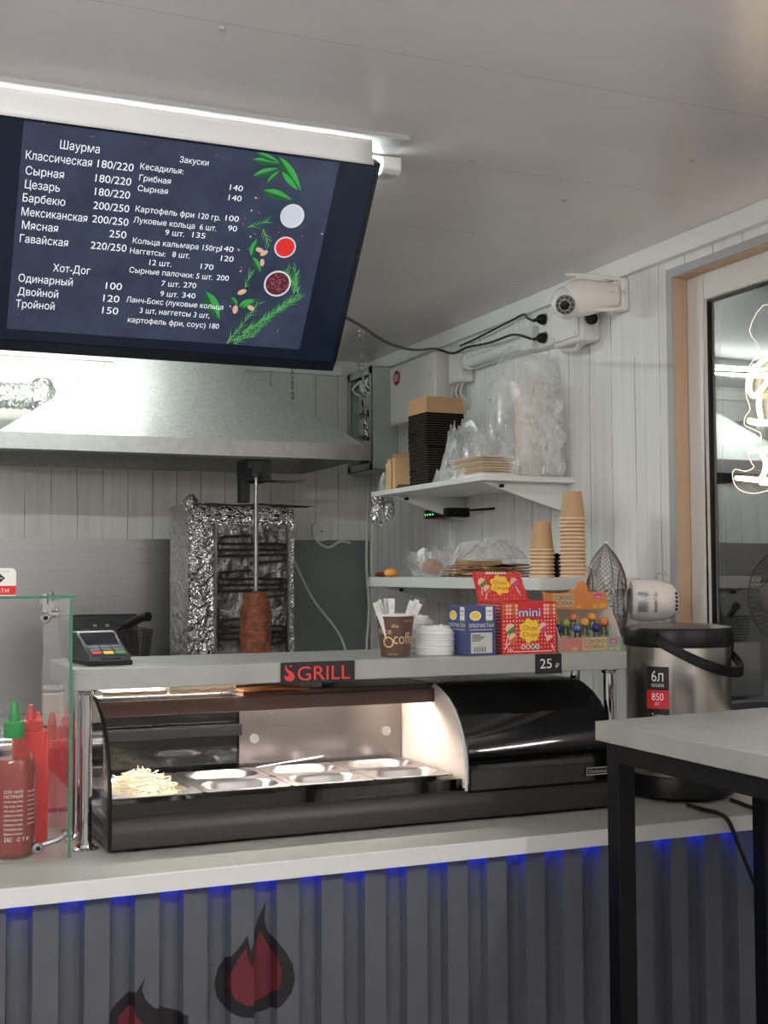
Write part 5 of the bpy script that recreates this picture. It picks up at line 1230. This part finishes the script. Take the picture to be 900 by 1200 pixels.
def pot_text(mb, s_, z, h, m, w=None):
    vs, fs = text2d(s_); k = h/.73; x0 = min(a for a, b in vs); x1 = max(a for a, b in vs); kx = w/(x1-x0) if w else k; r_ = PRd+.0013; am = (A0+A1)/2
    mb.add([(r_*math.sin(am+(x-(x0+x1)/2)*kx/r_), -r_*math.cos(am+(x-(x0+x1)/2)*kx/r_), z+y*k) for x, y in vs], fs, m)
pot_text(st_, '6л', .287, .027, 2, .030); pot_text(st_, 'ОБЪЕМ', .274, .0075, 2, .031); pot_text(st_, '850', .242, .018, 2, .030); pot_text(st_, 'ВТ', .230, .007, 2); pot_text(st_, '2 часа', .196, .016, 2, .030)
st_.build('sticker', [M['print_black'], mat('sticker_red_bright', (208, 34, 40), .45), M['print_white']], tp0, smooth=False)
cable('black cord drooping over the worktop edge left of the other, from the water pot base', [(1.80, 2.425, CT+.006), (1.795, 2.36, CT+.006), (1.79, 2.30, CT+.008), (1.795, 2.272, CT-.004), (1.815, 2.268, CT-.05), (1.845, 2.27, CT-.11), (1.885, 2.274, CT-.19)], .005, M['cable_black'])
cable('black cord hanging at the panel end beside the lit blue wire', [(1.93, 2.43, CT+.006), (1.915, 2.36, CT+.006), (1.895, 2.30, CT+.008), (1.897, 2.272, CT-.004), (1.91, 2.268, CT-.06), (1.915, 2.27, CT-.14), (1.912, 2.272, CT-.24)], .005, M['cable_black'])
lw = thing('led_connector', 'grey plug connector on a lit blue wire hanging at the panel end', 'connector', (1.898, 2.288, .70))
MB().box((-.010, -.006, .0), (.012, .006, .035), ry=.35).build('plug_body', mat('connector_grey', (120, 122, 124), .5), lw, bev=.002)
MB().tube([(.004, 0, .03), (-.002, .0, .06), (-.004, 0, .09), (.003, 0, .13), (.0, .004, .165)], lambda t: .0035+.0035*math.sin(PI*t), 7, smooth=4).build('lit_wire', M['blue_wire'], lw)
MB().tube([(-.003, 0, .0), (-.012, 0, -.03)], .004, 6).build('loose_end', M['cable_black'], lw)

# ------------------------------------------------------------------ desk fan
fa = thing('desk_fan', 'cream desk fan with wire guard standing behind the water pot', 'fan', (1.935, 2.785, CT))
ax = Vector((-.90, .43, .02)).normalized(); gc = Vector((-.095, .035, .475))
MB().lathe([(.085, 0), (.085, .012), (.07, .022), (.022, .03)], n=36).build('base', M['cream_plastic'], fa, bev=.002)
MB().lathe([(.015, .028), (.012, .42)], n=18).build('stem', M['cream_plastic'], fa)
MB().lathe([(.0, -.075), (.028, -.073), (.045, -.058), (.053, -.03), (.056, .0), (.054, .035), (.050, .05), (.034, .052)], gc-ax*.115, ax, n=32, caps=False).build('motor_housing', M['cream_plastic'], fa)
mc = gc-ax*.115; up_ = Vector((0, 0, 1)); sd3 = ax.cross(up_).normalized(); sd3 = sd3 if sd3.y < 0 else -sd3
# rating plate wrapped on the housing
q = MB(); vs_ = []
for i in range(9):
    a = -.55+1.0*i/8
    for z in (.038, -.012): vs_.append(mc+ax*z+(sd3*math.cos(a)+up_*math.sin(a))*(.0556 if z < 0 else .0548))
q.add(vs_, [(2*i, 2*i+1, 2*i+3, 2*i+2) for i in range(8)]); q.build('rating_plate', mat('plate_silver', (178, 178, 178), .3, .6, var=.3, vs=60), fa)
q = MB()
for k in range(5):
    a = -.5+.25*k; q.cyl(mc-ax*.062+(sd3*math.cos(a)+up_*math.sin(a))*.042, mc-ax*.066+(sd3*math.cos(a)+up_*math.sin(a))*.044, .0035, n=6)
q.build('vent_slots', M['black'], fa)
MB().tube([mc+up_*.052-ax*.02, mc+up_*.072-ax*.02, mc+up_*.073-ax*.045], .003, 6).build('knob', M['grey_edge'], fa)
MB().lathe([(.0, -.01), (.02, -.008), (.022, .02), (.0, .024)], gc, ax, n=18).build('hub', M['cream_plastic'], fa)
BR = .150
bl = MB()
for k in range(3):
    a0 = 2*PI*k/3
    def blade(u, v, a0=a0):
        r_ = .02+.10*u; a = a0+(v-.5)*(.5+.9*u)
        return gc+ax*(.012-.03*(v-.5))+(sd3*math.cos(a)+up_*math.sin(a))*r_
    bl.grid(blade, 6, 6)
bl.build('blades', mat('fan_blade', (214, 210, 206), .3), fa, solid=.002)
gw = mat('guard_wire', (140, 128, 122), .35, .8)
gd = MB()
for s_ in (1, -1):
    for k in range(60):
        a = 2*PI*k/60; tw = .35*s_
        gd.tube([gc+ax*(s_*(.052-.052*(j/5)**2.4))+(sd3*math.cos(a+tw*j/5)+up_*math.sin(a+tw*j/5))*(.03+(BR-.03)*j/5) for j in range(6)], .0009, 4)
    for rr_, zz in ((.03, .052), (.085, .043), (BR, 0)): gd.tube([gc+ax*s_*zz+(sd3*math.cos(2*PI*j/40)+up_*math.sin(2*PI*j/40))*rr_ for j in range(40)], .0016, 5, closed=True)
gd.build('wire_guard', gw, fa)
MB().lathe([(.0, .0), (.03, .0), (.03, .003), (0, .004)], gc+ax*.052, ax, n=24).build('guard_badge', M['cream_plastic'], fa)
MB().box(gc+Vector((-.006, -.006, BR-.002)), gc+Vector((.006, .006, BR+.006))).build('guard_clip', M['white_plastic'], fa)

# ------------------------------------------------------------------ bar table in the foreground
bt = thing('bar_table', 'tall bar table with concrete-look top and black frame in the foreground', 'table', (1.374, 2.151, 0), .0)
ang = .06; ux = Vector((math.cos(ang*1.9), math.sin(ang*1.9), 0)); uy = Vector((-.01, -1, 0))
TT, TH = 1.150, .038
c_ = [Vector((0, 0, 0)), ux*.475, ux*.475+uy*1.15, uy*1.15]
V = [p+Z*(TT-TH) for p in c_]+[p+Z*TT for p in c_]
MB().add(V, [(0, 1, 2, 3), (7, 6, 5, 4), (0, 4, 5, 1), (1, 5, 6, 2), (2, 6, 7, 3), (3, 7, 4, 0)]).build('table_top', M['concrete'], bt, bev=.0015)
ins = .016
def bar(a, b, z0, z1, w_): # bar between two plan points
    d = (b-a).normalized(); n_ = Vector((-d.y, d.x, 0))*w_/2
    return [a-n_+Z*z0, b-n_+Z*z0, b+n_+Z*z0, a+n_+Z*z0, a-n_+Z*z1, b-n_+Z*z1, b+n_+Z*z1, a+n_+Z*z1]
BF = [(0, 3, 2, 1), (4, 5, 6, 7), (0, 1, 5, 4), (1, 2, 6, 5), (2, 3, 7, 6), (3, 0, 4, 7)]
cn_ = [c_[0]+ux*(.022+ins)+uy*(.022+ins), c_[1]-ux*(.022+ins)+uy*(.022+ins), c_[2]-ux*(.022+ins)-uy*(.022+ins), c_[3]+ux*(.022+ins)-uy*(.022+ins)]
for k in range(4):
    p = cn_[k]; MB().box((p.x-.02, p.y-.02, 0), (p.x+.02, p.y+.02, TT-TH)).build('leg', M['black_metal'], bt, bev=.002)
for k in range(4):
    a, b = cn_[k], cn_[(k+1) % 4]; d = (b-a).normalized()*.02; MB().add(bar(a+d, b-d, TT-TH-.04, TT-TH, .04), BF).build('frame_rail', M['black_metal'], bt, bev=.002)
    if k % 2: MB().add(bar(a+d, b-d, .14, .18, .04), BF).build('foot_rail', M['black_metal'], bt, bev=.002)

# ------------------------------------------------------------------ neon sign hanging on the pane
ns = thing('neon_sign', 'warm lit neon figure on a clear acrylic backing hanging at the window', 'neon sign', (FX-.012, 2.48, 1.90))
# local: u towards the room front (-Y), v up; silhouette continues beyond the picture edge
AO = smoothpoly([(-.095, .175), (-.055, .120), (-.095, .085), (-.112, .045), (-.112, .005), (-.098, -.030), (-.118, -.048), (-.120, -.070), (-.085, -.085), (-.060, -.098), (-.063, -.118), (-.100, -.120), (-.108, -.148), (-.095, -.172), (-.088, -.182), (-.12, -.19), (-.165, -.182), (-.172, -.205), (-.150, -.235), (-.09, -.250), (-.02, -.245), (.08, -.25), (.15, -.2), (.12, -.08), (.16, .02), (.11, .12), (.03, .20), (-.04, .23)], 3)
MB().poly(AO, (0, 0, 0), -Y, Z, thick=.004).build('acrylic_back', M['acrylic'], ns)
MB().tube([(-.0035, -u, v) for u, v in AO], .0012, 5, closed=True).build('lit_edge', NT('acrylic_edge_glow').set(Emission_Color=(1, .8, .62, 1), Emission_Strength=.8).m, ns)
def ntube(pts, r_=.0065): MB().tube([(-.0135, -u, v) for u, v in pts], r_, 8, smooth=5).build('neon_tube', M['warm_neon'], ns)
ntube([(-.02, .09), (-.055, .075), (-.08, .05), (-.088, .02), (-.072, .0), (-.048, .008), (-.02, .03), (.03, .09), (.07, .13)])
ntube([(-.05, -.005), (-.052, -.03), (-.045, -.06)]); ntube([(-.09, -.062), (-.06, -.07), (-.02, -.075), (.04, -.08), (.09, -.06)], .008)
ntube([(-.085, -.140), (-.05, -.145), (-.03, -.18), (-.05, -.215), (-.10, -.212), (-.145, -.206)]); ntube([(-.03, -.145), (.03, -.16), (.08, -.2), (.05, -.23), (-.05, -.225)])
q = MB()
for u, v in ((-.08, .08), (.08, .1), (0, -.22)): q.cyl((-.004, -u, v), (.0115, -u, v), .006)
q.build('standoff', M['chrome'], ns)

# ------------------------------------------------------------------ glass screen at the sauce corner
gs = thing('glass_screen', 'clear glass sneeze screen with green edges around the sauce bottles', 'glass screen', (.1, 2.66, CT))
gx, gy0, gy1, gz = .392, 2.482, 2.860, 1.408
MB().box((-.75, gy0, CT+.0005), (gx, gy0+.005, gz-.006)).build('front_glass', M['glass'], gs, world=True)
MB().box((gx-.005, gy0+.006, CT+.0005), (gx, gy1, gz-.006)).build('side_glass', M['glass'], gs, world=True)
MB().box((-.75, gy0-.004, gz-.0055), (gx+.004, gy1, gz)).build('top_glass', M['glass'], gs, world=True)
q = MB(); q.box((-.75, gy0-.0046, gz-.0053), (gx+.0046, gy0-.004, gz-.0003)).box((gx+.004, gy0-.004, gz-.0053), (gx+.0046, gy1, gz-.0003)).box((gx, gy0, CT+.001), (gx+.0008, gy0+.006, gz-.007))
q.box((gx-.004, gy0+.0005, CT+.001), (gx, gy0+.006, gz-.007))
q.build('polished_edge', M['glass_edge'], gs, world=True)
for x, y, z, dr in ((.340, gy0, 1.365, 1), (.330, gy0, .925, 0), (gx, 2.70, 1.365, 2)):
    c = MB()
    if dr == 2:
        c.cyl((x-.010, y, z), (x+.004, y, z), .009).box((x-.016, y-.004, z), (x-.008, y+.004, gz-.006)).cyl((x-.012, y, gz-.016), (x-.012, y, gz+.004), .008)
    else:
        c.lathe([(.0, -.009), (.007, -.009), (.0105, -.006), (.0105, 0)], (x, y, z), Y, n=18); c.lathe([(.010, .005), (.010, .012), (0, .012)], (x, y, z), Y, n=18)
        if dr == 1: c.box((x-.004, y+.006, z), (x+.004, y+.014, gz-.006)).cyl((x, y+.012, gz-.016), (x, y+.012, gz+.003), .009)
        else: c.tube([(x, y+.01, z), (x+.04, y+.02, z+.008), (gx-.004, y+.022, z+.018)], .006, 8).cyl((gx-.012, y+.022, z+.018), (gx+.005, y+.022, z+.018), .0085)
    c.build('clamp', M['chrome'], gs, world=True)
    if dr != 2: MB().cyl((x, y-.0095, z), (x, y-.0088, z), .0045, n=12).build('clamp_screw', M['black'], gs, world=True)
pc_ = thing('payment_sign', 'small white and red rounded payment sign standing on the glass screen', 'sign', (.262, 2.56, gz))
rr2 = lambda hw, h0, h1, r_: [(hw-r_+r_*math.sin(a), h1-r_+r_*math.cos(a)) for a in [PI/2*k/6 for k in range(7)][::-1]]+[(-hw+r_-r_*math.sin(a), h1-r_+r_*math.cos(a)) for a in [PI/2*k/6 for k in range(7)]]+[(-hw, h0), (hw, h0)]
MB().poly(rr2(.032, .0, .054, .010), (0, 0, 0), X, Z, thick=.006).build('plate', M['print_white'], pc_)
q = MB(); q.poly([(-.0318, .001), (.0318, .001), (.0318, .019), (-.0318, .019)], (0, -.0006, 0), X, Z, m=0); q.poly([(.0, .024), (.011, .034), (.0, .044), (-.011, .034)], (0, -.0006, 0), X, Z, m=1)
q.text('ПЛАТИ', (-.002, -.001, .006), X, Z, h=.007, w=.04, m=2, al='C'); q.poly([(-.006, .0335), (.006, .0335), (.006, .0348), (-.006, .0348)], (0, -.001, 0), X, Z, m=2)
for k in range(2): q.poly([(-.026, .048-.0022*k), (.02, .048-.0022*k), (.02, .049-.0022*k), (-.026, .049-.0022*k)], (0, -.0006, 0), X, Z, m=3)
q.build('sign_print', [M['red_flat'], M['print_black'], M['print_white'], M['print_grey']], pc_, smooth=False)
# sauce bottles
g = NT('clear_bottle_sauce'); g.set(Base_Color=lin(150, 44, 34), Roughness=.12, Coat_Weight=1., Subsurface_Weight=.0); SAUCE = g.m
sb = thing('sauce_bottle', 'clear bottle of red-brown chilli sauce with a green cap', 'bottle', (.292, 2.545, CT))
MB().lathe([(.034, 0), (.040, .004), (.0425, .015), (.0425, .165), (.039, .188), (.030, .206), (.0185, .220), (.0165, .228), (.0165, .245)], n=36).build('bottle_glass', glass('bottle_clear', (.93, .86, .84, 1), 1.5, 1.3), sb)
MB().lathe([(.032, .003), (.0395, .016), (.0395, .172), (.036, .190), (.0, .191)], n=32).build('sauce', SAUCE, sb)
MB().lathe([(.0195, .230), (.0205, .232), (.0205, .258), (.018, .261), (.012, .262), (.0095, .280), (.008, .281), (.0065, .298), (.005, .300), (0, .300)], n=28).build('cap', M['green_cap'], sb)
q = MB()
def on_bottle(st_, a0, z, h, r_=.0430, w=None):
    vs, fs = text2d(st_); k = h/.73; x0 = min(a for a, b in vs); x1 = max(a for a, b in vs); kx = w/(x1-x0) if w else k
    q.add([(r_*math.sin(a0+(x-x0)*kx/r_), -r_*math.cos(a0+(x-x0)*kx/r_), z+y*k) for x, y in vs], fs)
TXT = ['СОУС ЧИЛИ', 'ОСТРЫЙ', 'состав: перец чили', 'вода, сахар, чеснок', 'соль, уксус, масло', 'хранить в холоде', 'после вскрытия', 'встряхнуть перед', 'употреблением', 'беречь от света']
for k, s_ in enumerate(TXT): on_bottle(s_, -.55, .128-.0088*k, .0042 if k > 1 else .0055, w=.036)
for k in range(8): on_bottle('рис рпсф', .55, .128-.0088*k, .004, w=.018)
on_bottle('ЕАС', -.5, .036, .008, w=.014); on_bottle('С Т Р', .05, .036, .007, w=.024)
q.build('label_print', M['print_white'], sb, smooth=False)
def squeeze(l, x, y, h, rx_, ry_, nz=1):
    r = thing('squeeze_bottle', l, 'bottle', (x, y, CT))
    m_ = MB(); pr_ = []
    def sec(w_, d_, z, n=28): return [(w_*math.copysign(abs(math.cos(a))**.5, math.cos(a)), d_*math.copysign(abs(math.sin(a))**.5, math.sin(a)), z) for a in [2*PI*k/n for k in range(n)]]
    R = [sec(rx_*.9, ry_*.9, 0), sec(rx_, ry_, .006), sec(rx_, ry_, h*.80), sec(rx_*.97, ry_*.97, h*.815), sec(rx_*.6, ry_*.6, h*.82)]
    n = 28; V = [p for s_ in R for p in s_]; F = [tuple(reversed(range(n))), tuple(range(4*n, 5*n))]
    for k in range(4): F += [(k*n+i, k*n+(i+1) % n, (k+1)*n+(i+1) % n, (k+1)*n+i) for i in range(n)]
    m_.add(V, F).build('body', M['red'], r)
    MB().lathe([(rx_*.72, h*.82), (rx_*.72, h*.875), (rx_*.6, h*.885), (.010, h*.89), (.0045, h*.99), (0, h)], n=24).build('nozzle_cap', mat('red_cap', (196, 40, 38), .35), r); return r
squeeze('tall red squeeze bottle right behind the green-capped chilli bottle', .333, 2.628, .285, .035, .030)
squeeze('slimmer red squeeze bottle farther back beside the tall red one', .348, 2.735, .275, .022, .024)
squeeze('red squeeze bottle standing close to the side glass of the screen', .372, 2.81, .25, .014, .018)
wb = thing('dispenser_bottle', 'milky plastic bottle with a white screw cap behind the red bottles', 'bottle', (.40, 3.20, CT-.05+.0))
wb.location = (.408, 3.40, .85)
MB().lathe([(.028, 0), (.032, .004), (.032, .04), (.02, .065), (.013, .08), (.013, .09)], n=24).build('body', mat('milky_plastic', (206, 206, 204), .3), wb); MB().lathe([(.028, .088), (.030, .09), (.030, .118), (0, .12)], n=24).build('cap', M['white_plastic'], wb)
cp = thing('paper_packet', 'crumpled white printed packet lying behind the red bottles', 'packet', (.395, 2.82, CT), .4)
MB().ell((-.02, 0, .018), (.045, .03, .018), 24, 14, amp=.25, fq=2.4, seed=61, ridge=True, flatb=.001).build('wrapper', M['print_white'], cp); cp.location = (.335, 2.815, CT)
cg = thing('contact_grill', 'steel contact grill with a black handle seen through the glass screen', 'grill', (.33, 3.58, .85))
MB().box((-.20, -.15, .015), (.16, .15, .085)).build('lower_body', M['steel'], cg, bev=.01)
MB().box((-.20, -.15, .095), (.16, .15, .165)).build('lid', M['steel'], cg, bev=.03, seg=4)
MB().box((-.19, -.14, .085), (.15, .14, .095)).build('plate_gap', M['black'], cg)
MB().box((-.14, -.205, .105), (.03, -.15, .140)).build('handle', M['black'], cg, bev=.01, seg=3)
for sx in (-.17, .13):
    for sy in (-.12, .12): MB().cyl((sx, sy, 0), (sx, sy, .015), .015).build('foot', M['black'], cg)
wx = thing('cream_canister', 'square cream canister standing on the contact grill behind the glass', 'canister', (.275, 3.60, 1.015), .1)
MB().box((-.045, -.04, 0), (.045, .04, .105)).build('body', mat('cream_steel', (214, 204, 190), .35, .3), wx, bev=.004); MB().box((-.047, -.042, .105), (.047, .042, .12)).build('cover', M['steel'], wx, bev=.004)
kn = thing('kitchen_knife', 'dark knife lying with its blade across the contact grill', 'knife', (.385, 3.52, 1.0155), -.35)
MB().poly([(-.02, -.014), (.10, -.014), (.13, .0), (.10, .010), (-.02, .010)], (0, 0, .003), X, Y, thick=.002).build('blade', M['steel'], kn); MB().box((-.12, -.011, 0), (-.02, .011, .016)).build('handle', M['black'], kn, bev=.004)
